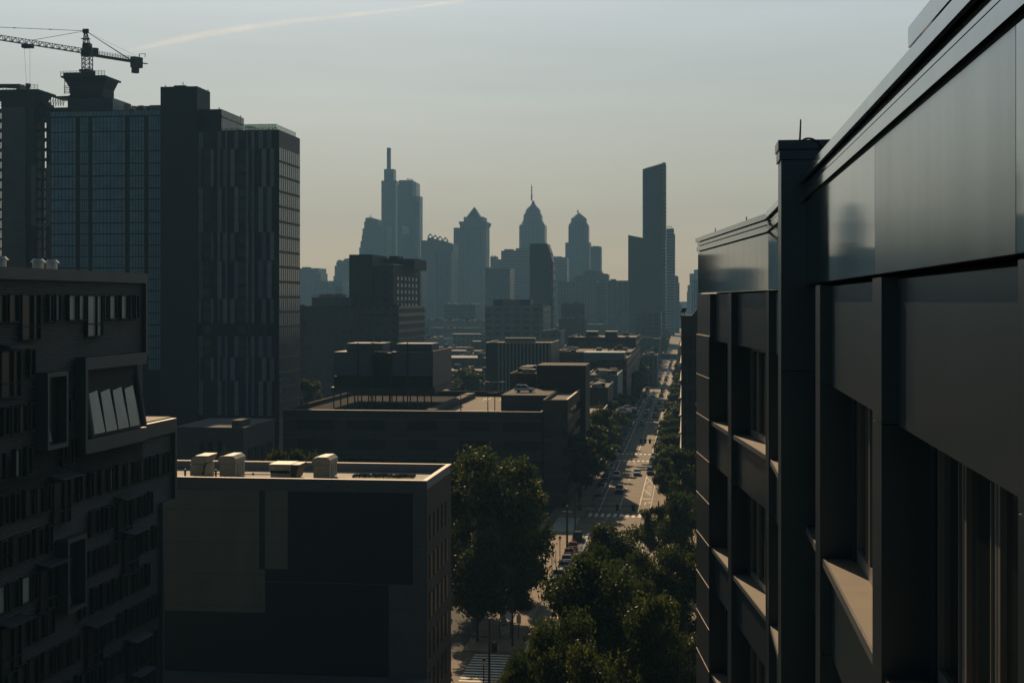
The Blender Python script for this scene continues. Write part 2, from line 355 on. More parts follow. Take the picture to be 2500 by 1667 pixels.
# gabled crown
tower('gabled_tower', 'hazy tower crowned with a row of four small gables', 'tower', [
    ('wall', lambda b: outline(b, [(1028, None), (1028, 587), (1043, 587), (1043, 583), (1044, 583), (1044, 582), (1090, 590), (1092, 592), (1107, 596), (1107, None)], 2300, 50), W_far),
    ] + [('gable', (lambda p, q: (lambda b: (outline(b, [(p - 7.2, q + 8), (p, q), (p + 7.2, q + 9), (p + 5.6, q + 9), (p, q + 3), (p - 5.6, q + 8)], 2302, 6), outline(b, [(p - 6, q + 18), (p - 6, q + 9), (p - 2, q + 9), (p - 2, q + 18)], 2303, 4), outline(b, [(p + 2.6, q + 18), (p + 2.6, q + 9), (p + 6, q + 9), (p + 6, q + 18)], 2303, 4), outline(b, [(p - 2, q + 18), (p - 2, q + 11), (p + 2.6, q + 11), (p + 2.6, q + 18)], 2303, 4))))(p, q), W_spire) for p, q in ((1050, 570), (1062, 573), (1074, 576), (1087, 579))], 2300, W_far)
tower('curved_apartment_tower', 'paler hazy apartment tower standing before the gabled tower', 'apartment tower', [
    ('wall', lambda b: rect_px(b, 1060, 1102, 614, 2050, 40), facade('apt light', (0.12, 0.15, 0.16), (0.05, 0.07, 0.08), 4.5, 3.2, 0.5, 0.5, 0.5)),
    ('balcony_stack', lambda b: (rect_px(b, 1059.5, 1062, 618, 2046, 3), rect_px(b, 1098, 1102.5, 622, 2046, 3)), facade('balconies', (0.3, 0.36, 0.38), (0.06, 0.08, 0.1), 9, 3.2, 1.0, 0.55, 0.4, mode='bands'))], 2050, W_far)
# pyramid roofed tower
tower('pyramid_topped_tower', 'hazy tower with flared cornice and pointed pyramid roof', 'skyscraper', [
    ('wall', lambda b: (rect_px(b, 1123, 1186, 545, 2600, 50), outline(b, [(1106, None), (1107.5, 556), (1122.8, 556), (1122.8, None)], 2604, 40)), W_strip),
    ('cornice', lambda b: outline(b, [(1123, 552), (1120.5, 545), (1120, 541), (1132, 541), (1132, 531), (1131.5, 529), (1136, 530), (1174, 530), (1178, 529), (1178, 541), (1189, 542), (1188, 546), (1186, 552)], 2597, 58), W_grey),
    ('pyramid_roof', lambda b: b.loft([[(XX(p, 2600), 2600 + d, ZZ(531, -300, 2600)) for p, d in ((1137, 0), (1172, 0), (1172, 36), (1137, 36))], [(XX(p, 2600), 2600 + d, ZZ(503, -300, 2600)) for p, d in ((1154.5, 17.5), (1155.5, 17.5), (1155.5, 18.5), (1154.5, 18.5))]]), W_spire),
    ('edge_fin', lambda b: rect_px(b, 1180.5, 1182, 560, 2598, 1.5), W_pale)], 2600, W_strip)
tower('flat_block', 'broad low hazy block below the pyramid topped tower', 'office block', [
    ('wall', lambda b: rect_px(b, 1084, 1160, 742, 1500, 60), W_far), ('roof_plant', lambda b: [rect_px(b, p, p + 5, 738, 1510, 10, 30) for p in (1090, 1104, 1132, 1146)], W_pale)], 1500, W_far)
tower('plain_dark_block', 'plain dark hazy block between the pyramid tower and the banded offices', 'office block', [
    ('wall', lambda b: rect_px(b, 1185, 1245, 655, 1900, 50), W_dark), ('roof_edge', lambda b: rect_px(b, 1184.5, 1200, 653, 1899, 20, ZZ(656, -300, 1900)), W_grey)], 1900, W_dark)
tower('chimneyed_block', 'small hazy block with two chimneys left of the banded offices', 'office block', [
    ('wall', lambda b: (rect_px(b, 1197, 1211, 626, 2500, 30), rect_px(b, 1211.2, 1226, 633, 2502, 30)), W_far),
    ('chimney', lambda b: (rect_px(b, 1201, 1202, 622, 2505, 4, 60), rect_px(b, 1207.5, 1209, 623, 2505, 4, 60)), W_grey)], 2500, W_far)
tower('banded_office_block', 'wide hazy office slab with pale storey bands below the spired tower', 'office block', [
    ('wall', lambda b: rect_px(b, 1223.5, 1296, 612, 2200, 40), W_band),
    ('roof_plant', lambda b: (rect_px(b, 1231, 1252, 608.5, 2205, 20, 90), rect_px(b, 1259, 1290, 606, 2205, 20, 90)), W_grey)], 2200, W_band)
# the two setback crowned towers
tower('spired_setback_tower', 'hazy skyscraper with tiered setback crown and long needle spire', 'skyscraper', [
    ('wall', lambda b: sq_loft(b, 1297.5, 2850, [(None, 31.5), (556, 31.5), (549, 31), (545, 27), (544, 26)], 0.2), W_strip),
    ('crown', lambda b: (sq_loft(b, 1297.5, 2850, [(546, 26.5), (544, 26.5), (536, 22.5), (533, 22)], 0.3), sq_loft(b, 1297.5, 2850, [(535, 22.5), (524, 21.5), (517.5, 17.5), (517, 17)], 0.3), sq_loft(b, 1297.8, 2850, [(518, 17.5), (510, 16.5), (505, 12)], 0.3), sq_loft(b, 1298, 2850, [(506, 12), (504, 11), (499, 6), (492, 3), (488, 1.9)], 0.3)), W_strip),
    ('spire', lambda b: b.tube((XX(1298, 2880), 2880, ZZ(490, -300, 2880)), (XX(1298, 2880), 2880, ZZ(448.5, -300, 2880)), 1.7, 0.35, 8), W_spire),
    ('spire_collar', lambda b: [b.tube((XX(1298, 2880), 2880, ZZ(y, -300, 2880)), (XX(1298, 2880), 2880, ZZ(y - 2.5, -300, 2880)), 1.9, 1.5, 8) for y in (478, 466, 459)], W_spire)], 2850, W_strip)
tower('peaked_setback_tower', 'hazy setback tower with faceted peaked roof and tiny spire', 'skyscraper', [
    ('lower_block', lambda b: rect_px(b, 1380, 1440, 592, 2700, 40), W_far),
    ('wall', lambda b: sq_loft(b, 1410.5, 2705, [(None, 24.5), (553, 24.5), (548, 23.5), (541, 18.8)], 0.2), W_strip),
    ('peaked_roof', lambda b: sq_loft(b, 1410.5, 2705, [(542, 18.8), (531.5, 18.2), (517.5, 1.2)], 0.3), W_grey),
    ('spire', lambda b: b.tube((XX(1410.5, 2735), 2735, ZZ(519, -200, 2735)), (XX(1410.5, 2735), 2735, ZZ(511, -200, 2735)), 2.2, 0.2, 6), W_spire),
    ('edge_fin', lambda b: rect_px(b, 1437.5, 1439, 592, 2698, 1.5), W_pale)], 2700, W_far)
tower('low_wide_block', 'hazy block filling the gap left of the peaked setback tower', 'office block', [
    ('wall', lambda b: rect_px(b, 1340, 1384, 628, 2300, 40), W_band), ('roof_plant', lambda b: [rect_px(b, p, p + 4, 625.5, 2305, 10, 90) for p in (1353, 1360, 1366)], W_grey)], 2300, W_band)
tower('slim_flat_tower', 'slim flat topped hazy tower right of the peaked setback tower', 'tower', [
    ('wall', lambda b: rect_px(b, 1441.8, 1467, 602, 2500, 30), W_far), ('roof_plant', lambda b: rect_px(b, 1446, 1462, 600.8, 2505, 12, 90), W_grey)], 2500, W_far)
tower('black_glass_slab', 'near black glass slab with slanting right flank before the spired tower', 'tower', [
    ('wall', lambda b: rect_px(b, 1293, 1336, 595, 1250, 22), mat('near black glass', (0.02, 0.026, 0.028), 0.25)),
    ('slanted_flank', lambda b: outline(b, [(1336, None), (1336, 595), (1341, 609), (1346, 627), (1350, 645), (1350, None)], 1254, 24), facade('flank', (0.08, 0.1, 0.1), (0.05, 0.06, 0.065), 4, 8, 0.5, 0.8, 0.5)),
    ('roof_edge', lambda b: rect_px(b, 1293, 1336, 594.2, 1249.6, 0.5, ZZ(597, -150, 1250)), W_grey)], 1250, W_dark)
tower('grid_hospital_block', 'wide hazy block with a pale fine window grid at mid distance', 'office block', [
    ('wall', lambda b: rect_px(b, 1362, 1456, 687, 1700, 40), facade('pale grid', (0.2, 0.21, 0.19), (0.06, 0.08, 0.085), 3.6, 3.4, 0.45, 0.5, 0.5)),
    ('roof_plant', lambda b: rect_px(b, 1394, 1402, 683, 1705, 20, 50), W_grey),
    ('end_wall', lambda b: rect_px(b, 1456.2, 1481, 689, 1702, 38), W_far)], 1700, W_far)
tower('stepped_block', 'stepped hazy block rising behind the pale window grid block', 'office block', [
    ('wall', lambda b: outline(b, [(1400, None), (1400, 677), (1412, 672), (1425, 669), (1425, 661), (1467, 661), (1469, 667), (1484, 669), (1484, None)], 1900, 40), W_far),
    ('roof_plant', lambda b: rect_px(b, 1437, 1456, 659, 1910, 20, 80), W_grey)], 1900, W_far)
tower('pale_curtain_block', 'plain pale hazy block just left of the slant topped tower', 'office block', [
    ('wall', lambda b: rect_px(b, 1482, 1540, 685, 1600, 40), facade('curtain', (0.13, 0.17, 0.17), (0.1, 0.13, 0.14), 6, 30, 0.5, 0.96, 0.2)),
    ('roof_plant', lambda b: rect_px(b, 1490, 1503, 681.5, 1605, 15, 60), W_grey)], 1600, W_far)
# slant topped tower
tower('slant_topped_tower', 'tall dark glass tower with slanted roof beside the street canyon', 'skyscraper', [
    ('wall', lambda b: (outline(b, [(1570.5, None), (1570.5, 413), (1616.8, 400), (1616.8, None)], 1500, 35), outline(b, [(1534, None), (1534, 574), (1570, 581), (1570, None)], 1502, 26)), mat('tower dark glass', (0.018, 0.024, 0.026), 0.2, var=0.1)),
    ('left_edge', lambda b: (outline(b, [(1568.8, 581), (1568.8, 413.5), (1573, 412), (1573, 581)], 1498.5, 1.4), outline(b, [(1533.5, None), (1533.5, 573.5), (1535.2, 574), (1535.2, None)], 1500.5, 1.4)), facade('edge glass', (0.1, 0.12, 0.12), (0.16, 0.19, 0.19), 3, 4, 0.8, 0.6, 0.3)),
    ('right_flank', lambda b: outline(b, [(1617, None), (1617, 397), (1625.5, 397), (1625.5, None)], 1503, 38), facade('flank glass', (0.05, 0.06, 0.06), (0.22, 0.25, 0.25), 3, 4, 0.8, 0.55, 0.3)),
    ('roof_fin', lambda b: outline(b, [(1574, 411.5), (1617, 398.8), (1617, 401), (1574, 413.7)], 1499.2, 0.6), W_grey)], 1500, W_dark, 'towers beside the street canyon')
tower('balconied_tower', 'hazy apartment tower with balcony edge right behind the slant topped tower', 'apartment tower', [
    ('wall', lambda b: (rect_px(b, 1612, 1645, 558, 1900, 30), rect_px(b, 1645.1, 1647, 571, 1901, 28)), W_band),
    ('roof_mast', lambda b: b.tube((XX(1627, 1905), 1905, ZZ(553, -60, 1905)), (XX(1641, 1905), 1905, ZZ(555, -60, 1905)), 0.6, 0.6, 4), W_spire),
    ('balcony', lambda b: [rect_px(b, 1646.8, 1648.4, y, 1904, 14, 0, None) if False else b.box(XX(1646.9, 1904), XX(1648.3, 1904), 1904, 1922, ZZ(y + 3.6, -20, 1904), ZZ(y, -20, 1904)) for y in range(574, 680, 6)], W_grey)], 1900, W_band, 'towers beside the street canyon')
tower('brown_midrise', 'shorter hazy block stepping down to the street canyon on its left', 'office block', [
    ('wall', lambda b: (rect_px(b, 1640, 1656, 675, 2050, 30), rect_px(b, 1656, 1658.6, 690, 2051, 28)), W_far),
    ('roof_plant', lambda b: rect_px(b, 1648, 1653, 673, 2055, 10, 50), W_grey)], 2050, W_far, 'towers beside the street canyon')
tower('street_end_block', 'lowest hazy block at the far end of the canyon left side', 'office block', [
    ('wall', lambda b: outline(b, [(1655, None), (1655, 738), (1660, 738), (1660, 744), (1665, 744), (1665, 752), (1668, 752), (1668, None)], 2400, 60), W_far), ('roof', lambda b: rect_px(b, 1656, 1659, 736, 2405, 20, 20), W_grey)], 2400, W_far, 'towers beside the street canyon')
tower('pale_stepped_tower', 'pale hazy stepped tower right of the street gap', 'tower', [
    ('wall', lambda b: outline(b, [(1677, None), (1677, 712), (1678.6, 712), (1678.6, 696), (1683.5, 696), (1683.5, 669), (1694, 669), (1694, 659), (1712, 656), (1712, None)], 2600, 50), facade('pale tower', (0.25, 0.28, 0.29), (0.16, 0.19, 0.2), 5, 4, 0.5, 0.6, 0.3)),
    ('roof_edge', lambda b: rect_px(b, 1683.5, 1694, 668, 2599, 2, ZZ(671, 0, 2600)), W_grey)], 2600, W_far)
tower('grey_slab_tower', 'greyer hazy slab in front of the pale stepped tower right of the street gap', 'tower', [
    ('wall', lambda b: rect_px(b, 1688, 1712, 683, 2200, 40), W_strip), ('edge', lambda b: rect_px(b, 1691, 1692.5, 690, 2198, 1.5, 60), W_pale)], 2200, W_far)

# ================================================================== MIDDLE DISTANCE
def cubes_roof(b, px0, px1, py, Y, n, seed, zt, dep):
    r = random.Random(seed)
    for i in range(n):
        p = r.uniform(px0, px1); y = Y + r.uniform(2, dep - 3); s = r.uniform(0.6, 2.4); x = XX(p, y)
        b.box(x, x + s * r.uniform(1, 2), y, y + s, zt - 0.2, zt + s * r.uniform(0.3, 0.8))
def midblock(name, label, cat, px0, px1, py, Y, depth, m, roofm=None, clutter=6, extra=None, group=None, xr=None, parapet=0.6):
    x0, x1 = XX(px0, Y), (XX(px1, Y) if xr is None else xr)
    z = ZZ(py, (x0 + x1) / 2, Y)
    root = thing(name, label, cat, ((x0 + x1) / 2, Y, 0), group)
    b = MB(); b.box(x0, x1, Y, Y + depth, 0, z - parapet); wl = b.build('wall', m, root)
    b = MB(); t_ = 0.35
    b.box(x0, x1, Y, Y + t_, z - parapet, z); b.box(x0, x1, Y + depth - t_, Y + depth, z - parapet, z)
    b.box(x0, x0 + t_, Y + t_, Y + depth - t_, z - parapet, z); b.box(x1 - t_, x1, Y + t_, Y + depth - t_, z - parapet, z)
    b.build('parapet', m, root)
    b = MB(); b.box(x0 + t_, x1 - t_, Y + t_, Y + depth - t_, z - parapet - 0.5, z - parapet + 0.05); b.build('roof', roofm or M_conc, root)
    if clutter:
        clutter = clutter * 2 + 4
        r = random.Random(hash((px0, Y)) & 0xffff)
        for i in range(clutter):
            y = r.uniform(Y + 2, Y + max(3, depth - 4)); x = r.uniform(x0 + 1, max(x0 + 1.5, x1 - 4)); s = r.uniform(0.5, 2.2)
            q = MB(); q.box(x, x + s * r.uniform(1, 1.8), y, y + s, z - parapet, z - parapet + s * r.uniform(0.5, 1.0)); q.build('roof_unit', (M_unit, M_dark, M_steel, M_brick2)[i % 4], root)
    if extra: extra(root, x0, x1, Y, z)
    return root, x0, x1, z

# hospital tower and its low wing
hosp = thing('hospital_tower', 'black brick high rise with a square grid of lit windows on its right side', 'high rise', (XX(930, 620), 620, 0))
zt = ZZ(650, XX(930, 620), 620); hx1 = XX(960, 620); hx0 = XX(855, 620); hyb = YY(1026, hx1)
M_hb = mat('hospital brick', (0.028, 0.024, 0.024), 0.85)
b = MB(); b.box(XX(911.5, 620), hx1, 620, hyb, 0, zt); b.build('wall', M_hb, hosp)
b = MB(); b.box(hx0, XX(911.5, 620) - 0.01, 618, 650, 0, ZZ(622, hx0, 620)); b.build('stair_shaft', M_hb, hosp)
b = MB(); rect_px(b, 936, 1012, 632, 640, 30, zt - 1); rect_px(b, 928, 940, 641, 640, 20, zt - 1); rect_px(b, 950, 970, 625, 645, 14, zt); b.build('penthouse', M_hb, hosp)
b = MB()
for p in range(905, 1020, 4):
    yy = 620.5 if p < 960 else 0
    if yy: b.tube((XX(p, yy), yy, zt), (XX(p, yy), yy, zt + 1.1), 0.08, n=4)
b.box(XX(904, 620), hx1 + .1, 620.2, 620.5, zt + 0.95, zt + 1.15); b.box(hx1 - .1, hx1 + .15, 620, hyb, zt + 0.5, zt + 1.15)
b.build('roof_railing', M_unit, hosp)
M_winlit = mat('pale blinds window', (0.42, 0.43, 0.4), 0.4)
proto = None
for r_ in range(12):
    for c in range(6):
        yc = 626 + (hyb - 632) * (c + 0.5) / 6.0; zc = zt - 5.2 - r_ * 3.05
        if proto is None:
            b = MB(); b.box(hx1 - 0.02, hx1 + 0.08, yc - 1.5, yc + 1.5, zc - 0.8, zc + 0.8); proto = b.build('window', M_winlit, hosp); P0 = (yc, zc)
        else: inst(proto, hosp, 0, yc - P0[0], zc - P0[1])
b = MB()
for i in range(5): rect_px(b, 934, 947, 662 + i * 16, 619.8, 0.25, ZZ(672 + i * 16, hx1, 620))
b.build('dark_glazing', M_glass, hosp)
def low_ext(root, x0, x1, Y, z):
    b = MB(); rect_px(b, 761, 857, 726, Y + 14, 20, z - 1); b.build('penthouse', mat('grey plant screen', (0.09, 0.1, 0.1), 0.7), root)
    b = MB()
    for i in range(22):
        x = XX(762 + i * 4.2, Y + 14); b.tube((x, Y + 14, ZZ(726, x, Y + 14)), (x, Y + 14, ZZ(720, x, Y + 14)), 0.07, n=4)
    b.box(XX(761, Y + 14), XX(857, Y + 14), Y + 14, Y + 14.1, ZZ(720.6, x0, Y + 14), ZZ(720, x0, Y + 14)); b.build('railing', M_steel, root)
    b = MB()
    for i in range(7): rect_px(b, 778 + i * 9, 784 + i * 9, 719 - (i % 3), Y + 20, 5, z)
    b.build('cooling_unit', M_unit, root)
midblock('hospital_wing', 'long dark brick hospital wing below the black high rise', 'hospital wing', 700, 974, 747, 600, 60,
         facade('wing brick', (0.055, 0.043, 0.038), (0.022, 0.024, 0.026), 3.6, 3.5, 0.62, 0.4, 0.6), clutter=8, extra=low_ext)
b = MB(); b.box(-150, -60, 300, 320, 0, 1)
# pale museum blocks and far city floor
midblock('pale_hall', 'long pale low hall with a glazed strip right of the black high rise', 'hall', 1024, 1184, 782, 1250, 60,
         facade('hall', (0.2, 0.24, 0.23), (0.1, 0.13, 0.13), 60, 16, 0.8, 0.35, 0.2), clutter=12)
midblock('pale_annex', 'pale lower annex in front of the long hall', 'hall', 1046, 1180, 800, 1190, 40, mat('annex', (0.2, 0.23, 0.22), 0.8), clutter=4)
midblock('grey_depot', 'low grey depot with a ribbed roof before the pale annex', 'depot', 1030, 1090, 826, 1050, 30, mat('depot', (0.24, 0.29, 0.28), 0.8), clutter=2)
midblock('window_pattern_block', 'mid rise block with a scattered checker of windows and dark rooftop boxes', 'office block', 1184, 1326, 746, 900, 50,
         facade('checker', (0.17, 0.18, 0.165), (0.04, 0.05, 0.05), 6.1, 3.9, 0.6, 0.42, 0.5), clutter=5,
         extra=lambda r, x0, x1, Y, z: ([MB().box(XX(a, Y + 8), XX(c, Y + 8), Y + 8, Y + 25, z - 1, ZZ(731, x0, Y + 8)).build('roof_box', mm, r) for a, c, mm in ((1204, 1228, M_dark), (1228.3, 1269, W_grey), (1269.3, 1295, M_dark))]))
midblock('brick_apartment', 'hazy brick block in front of the pale window grid block', 'apartment block', 1370, 1427, 741, 1150, 30, facade('mid brick', (0.07, 0.08, 0.08), (0.04, 0.05, 0.05), 4, 3.5, 0.5, 0.4), clutter=3)
midblock('brick_warehouse', 'lower brick block with two pale roof hatches under the hazy brick block', 'warehouse', 1364, 1428, 778, 1080, 30, mat('warehouse', (0.08, 0.07, 0.062), 0.9), clutter=3)
midblock('terrace_block', 'pale low block under the checker windowed office block', 'apartment block', 1322, 1368, 808, 820, 30, facade('terr', (0.12, 0.13, 0.12), (0.04, 0.05, 0.05), 5, 3.5, 0.5, 0.4), clutter=3)
midblock('canyon_midrise', 'hazy mid rise with pale window bands at the foot of the slant topped tower', 'office block', 1552, 1614, 762, 1150, 40, facade('cany', (0.11, 0.12, 0.115), (0.05, 0.06, 0.06), 5, 3.7, 0.6, 0.45), clutter=4)
midblock('canyon_garage', 'long flat hazy block with a bright roof edge near the street canyon', 'garage', 1560, 1610, 826, 950, 30, mat('canyong', (0.1, 0.11, 0.11), 0.9), clutter=2)
midblock('arcaded_block', 'low block with arched windows and sunlit roof beside the far street trees', 'hall', 1568, 1605, 866, 760, 26, facade('arc', (0.1, 0.12, 0.12), (0.04, 0.05, 0.05), 2.4, 9, 0.5, 0.7), clutter=6)
# striped concrete block
sb, sx0, sx1, sz = midblock('pinstriped_block', 'dark office block with tall pale vertical fins and a bright roof line', 'office block', 1186, 1345, 836, 520, 34, mat('pin dark', (0.02, 0.024, 0.026), 0.5), clutter=0)
fin = None
for i in range(15):
    p = 1216 + i * 8.8
    b = MB(); rect_px(b, p, p + 3.6, 838, 519.2, 0.78); b.build('facade_fin', mat('fin concrete', (0.24, 0.26, 0.25), 0.7), sb)
b = MB(); b.box(XX(1233, 525), XX(1307, 525), 524, 527, sz - .5, sz + 1.6); b.build('roof_tank', M_unit, sb)
M_bw = facade('brick with windows', (0.05, 0.038, 0.034), (0.015, 0.018, 0.02), 3.4, 3.6, 0.5, 0.5, 0.6)
# blocks lining the left of the street
M_panel = mat('tan panel', (0.1, 0.085, 0.072), 0.85)
def rb_ext(root, x0, x1, Y, z):
    for a, c in ((1409, 1433), (1442, 1487), (1495, 1519)):
        b = MB(); rect_px(b, a, c, 833, Y - 0.15, 0.3, ZZ(862, x1, Y)); b.build('wall_panel', M_panel, root)
    for a, c in ((1430, 1458), (1477, 1506)):
        b = MB(); rect_px(b, a, c, 809, Y + 12, 12, z - 1); b.build('roof_box', M_dark, root)
midblock('brick_office_block', 'dark brick block with three pale wall panels and two roof boxes', 'office block', 1385.5, 1552, 823, 640, 60, M_bw, clutter=5, extra=rb_ext, group='blocks lining the left kerb')
midblock('long_flat_block', 'long dark block with a bright roof edge in front of the panelled block', 'office block', 1352, 1540, 859, 575, 55, M_bw, clutter=10, group='blocks lining the left kerb')
midblock('teal_roofed_block', 'narrow block with a teal roof box beside the street trees', 'office block', 1460, 1530, 876, 520, 45, M_bw, clutter=2, extra=lambda r, x0, x1, Y, z: MB().box(x1 - 16, x1 - 1, Y + 4, Y + 18, z - 1, z + 2.2).build('roof_box', M_teal, r), group='blocks lining the left kerb')
midblock('white_fronted_block', 'pale painted block with sunlit roof terrace lining the street', 'apartment block', 1430, 1508, 915, 478, 36, mat('pale teal wall', (0.12, 0.16, 0.16), 0.7), clutter=8, group='blocks lining the left kerb')
midblock('deck_roofed_block', 'dark block with a sunlit tan roof deck lining the street', 'apartment block', 1428, 1484, 945, 440, 34, M_bw, clutter=5, group='blocks lining the left kerb')
rp, rx0, rx1, rz_ = midblock('rooftop_parking_block', 'low dark block with cars parked on its small sunlit roof', 'garage', 1400, 1469, 1008, 398, 26, M_bw, clutter=0, group='blocks lining the left kerb', roofm=mat('sunlit deck', (0.3, 0.26, 0.21), 0.9))
b = MB(); b.box(rx1 - 0.1, rx1 + 0.15, 398, 424, rz_ + 0.1, rz_ + 0.5); b.box(rx1 - 0.1, rx1 + 0.15, 398, 398.5, rz_ - 4, rz_ + 0.1); b.box(rx1 - 0.1, rx1 + 0.15, 423.5, 424, rz_ - 4, rz_ + 0.1); b.box(rx1 - 0.1, rx1 + 0.15, 398.5, 423.5, rz_ - 4.4, rz_ - 4); b.build('white_sign_frame', mat('white frame', (0.4, 0.4, 0.38), 0.6), rp)
b = MB(); b.tube((XX(1446, 397.6), 397.9, ZZ(1050, -31, 398)), (XX(1446, 397.6), 397.6, ZZ(1050, -31, 398)), 1.0, n=20); b.build('round_sign', mat('round sign', (0.16, 0.17, 0.17), 0.6), rp)
# dark brick office beside the garage
bo = thing('brick_corner_office', 'dark brick corner office with ribbon windows at the end of the parking garage', 'office building', (XX(1370, 310), 310, 0))
bx1 = BLX - 0.4; by0 = 310; by1 = 346; bx0 = XX(1325, by0); bz = ZZ(976, bx1, by0)
b = MB(); b.box(bx0, bx1, by0, by1, 0, bz - 0.8); b.build('wall', M_brick, bo)
b = MB(); b.box(bx0, bx1, by0, by0 + .4, bz - .8, bz); b.box(bx0, bx1, by1 - .4, by1, bz - .8, bz); b.box(bx0, bx0 + .4, by0 + .4, by1 - .4, bz - .8, bz); b.box(bx1 - .4, bx1, by0 + .4, by1 - .4, bz - .8, bz); b.build('parapet', M_brick, bo)
b = MB(); b.box(bx1 - .42, bx1 + .06, by0, by1, bz, bz + .09); b.build('coping', M_coping, bo)
b = MB(); b.box(bx0 + .4, bx1 - .4, by0 + .4, by1 - .4, bz - 1.4, bz - .75); b.build('roof', M_conc, bo)
b = MB(); b.box(XX(1309, by0 + 36), XX(1429, by0 + 36), by0 + 37, by0 + 52, 0, ZZ(892, bx1, by0 + 37)); b.build('penthouse', M_brick2, bo)
for k in range(6):
    zc = bz - 3.2 - k * 4.0
    b = MB(); b.box(bx0, bx1 + .12, by0 - .12, by0 + .1, zc - 1.6, zc - 1.35); b.box(bx1 - .1, bx1 + .12, by0 + .1, by1, zc - 1.6, zc - 1.35); b.build('storey_band', mat('stone band', (0.11, 0.09, 0.08), 0.8), bo)
    for c in range(11):
        y0 = by0 + 1.2 + c * 3.2; b = MB(); b.box(bx1 - .05, bx1 + .07, y0, y0 + 2.0, zc - 1.3, zc + 0.9); f_ = b.build('window', M_steel, bo)
        b = MB(); b.box(bx1 + .05, bx1 + .09, y0 + .12, y0 + 1.88, zc - 1.2, zc + .8); b.build('pane', M_glass, f_)
    b = MB(); rect_px(b, 1372, 1386, 976, by0 - .1, .2, zc - 1.2, zc + .8); b.build('window', M_glass, bo)
midblock('roof_pavilion', 'dark boxy block with cluttered sunlit roof behind the parking garage', 'office block', 1245, 1308, 911, 352, 20, M_bw, clutter=14)

# ---- parking garage
GY0, GY1 = 306.0, 372.0
gx0, gx1 = XX(691, GY0), XX(1322, GY0); gz = ZZ(1003, XX(1000, GY0), GY0)
gar = thing('parking_garage', 'long dark parking garage with open storeys and sunlit marked roof deck', 'parking garage', ((gx0 + gx1) / 2, GY0, 0))
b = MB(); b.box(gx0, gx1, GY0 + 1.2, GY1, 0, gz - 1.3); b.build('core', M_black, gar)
b = MB(); b.box(gx0 + .5, gx1 - .5, GY0 + .5, GY1 - .5, gz - 1.29, gz - 1.1); b.build('roof_deck', mat('deck asphalt', (0.19, 0.16, 0.12), 0.9, var=0.2, scale=0.15), gar)
M_gar = mat('garage brick', (0.05, 0.037, 0.032), 0.9)
b = MB()
nst = 5; sh = (gz) / nst
for i in range(nst + 1):
    zt_ = gz - i * sh
    if zt_ > 0: b.box(gx0, gx1, GY0, GY0 + .5, max(0, zt_ - 1.9), zt_); b.box(gx1 - .5, gx1, GY0 + .5, GY1, max(0, zt_ - 1.9), zt_)
b.build('spandrel', M_gar, gar)
b = MB()
for i in range(nst):
    zt_ = gz - i * sh; b.box(gx0 - .05, gx1, GY0 - .08, GY0, zt_ - 2.0, zt_ - 1.8)
b.build('storey_band', mat('garage band', (0.12, 0.09, 0.08), 0.85), gar)
b = MB(); x = gx0
while x < gx1 - 1:
    b.box(x, x + (3.2 if int(x) % 3 else 5), GY0 + .08, GY0 + .45, 0, gz - .1); x += 11.5
b.build('pier', M_gar, gar)
b = MB(); b.box(gx0 + .6, XX(1040, GY0 + 2) - .05, GY0 + .6, GY1 - .6, gz - 1.09, gz - 1.05); b.build('deck_shade_sheet', mat('painted deck shade', (.022, .022, .021), .95, spec=.05), gar)  # cooling plant's shadow on the left deck, put in as a dark coloured sheet
b = MB(); b.box(gx0, gx0 + .4, GY0 + .5, GY1, gz - 1.3, gz); b.box(gx0, gx1, GY1 - .4, GY1, gz - 1.3, gz + 0.2); b.build('parapet', M_gar, gar)
b = MB(); b.box(gx0 - .05, gx1, GY0 - .05, GY0 + .55, gz + .005, gz + .07); b.build('coping', M_coping, gar)
# ramp walls on the roof
b = MB(); b.prism([(XX(1064, GY0 + 2), gz - 1.1), (XX(1040, GY0 + 2), gz - 1.1), (XX(1040, GY0 + 2), gz + .2), (XX(1064, GY0 + 2), gz + .2)], GY0 + 2, GY1 - 6); b.build('ramp_wall', M_gar, gar)
b = MB(); b.box(XX(1226, GY0 + 18), gx1, GY0 + 16, GY1, gz - 1.1, gz + 2.6); b.build('upper_ramp_block', M_gar, gar)
b = MB()
z_ = gz - 1.095; lx, rx = XX(1085, GY0 + 30), XX(1215, GY0 + 30)
for i in range(10):
    y = GY0 + 3 + i * 3.4; b.box(lx - 4 + i * .12, lx + 1.2 + i * .12, y, y + .2, z_, z_ + .004)
    if i < 6: b.box(rx - 4, rx + 1.2, y, y + .2, z_, z_ + .004)
for i in range(5): b.box(lx + 6 + i * 4.2, lx + 6.25 + i * 4.2, GY1 - 14, GY1 - 6, z_, z_ + .004); b.box(lx + 7 + i * 4.2, lx + 7.25 + i * 4.2, GY1 - 14, GY1 - 6, z_, z_ + .004)
b.build('bay_marking', M_paint, gar)
def lamp_pole(x, y, z, h, label, arms=2, group='lamp posts on the garage roof'):
    t_ = thing('lamp_post', label, 'lamp post', (x, y, z), group)
    b = MB(); b.tube((x, y, z), (x, y, z + h), .12, .08); b.build('pole', M_steel, t_)
    for s in ((-1, 1) if arms == 2 else (1,)):
        b = MB(); b.box(x + s * .1, x + s * 2.0, y - .06, y + .06, z + h - .1, z + h); b.box(x + s * 1.2, x + s * 2.2, y - .25, y + .25, z + h - .05, z + h + .14); b.build('lamp_head', M_steel, t_)
lamp_pole(XX(1208, GY0 + 4), GY0 + 4, gz - 1.1, ZZ(933, -45, GY0 + 4) - gz + 1.1, 'tall double headed lamp post in front of the sunlit deck')
lamp_pole(XX(1125, GY0 + 1), GY0 + 1, gz, 3.6, 'short lamp post on the front parapet before the sunlit deck', 1)
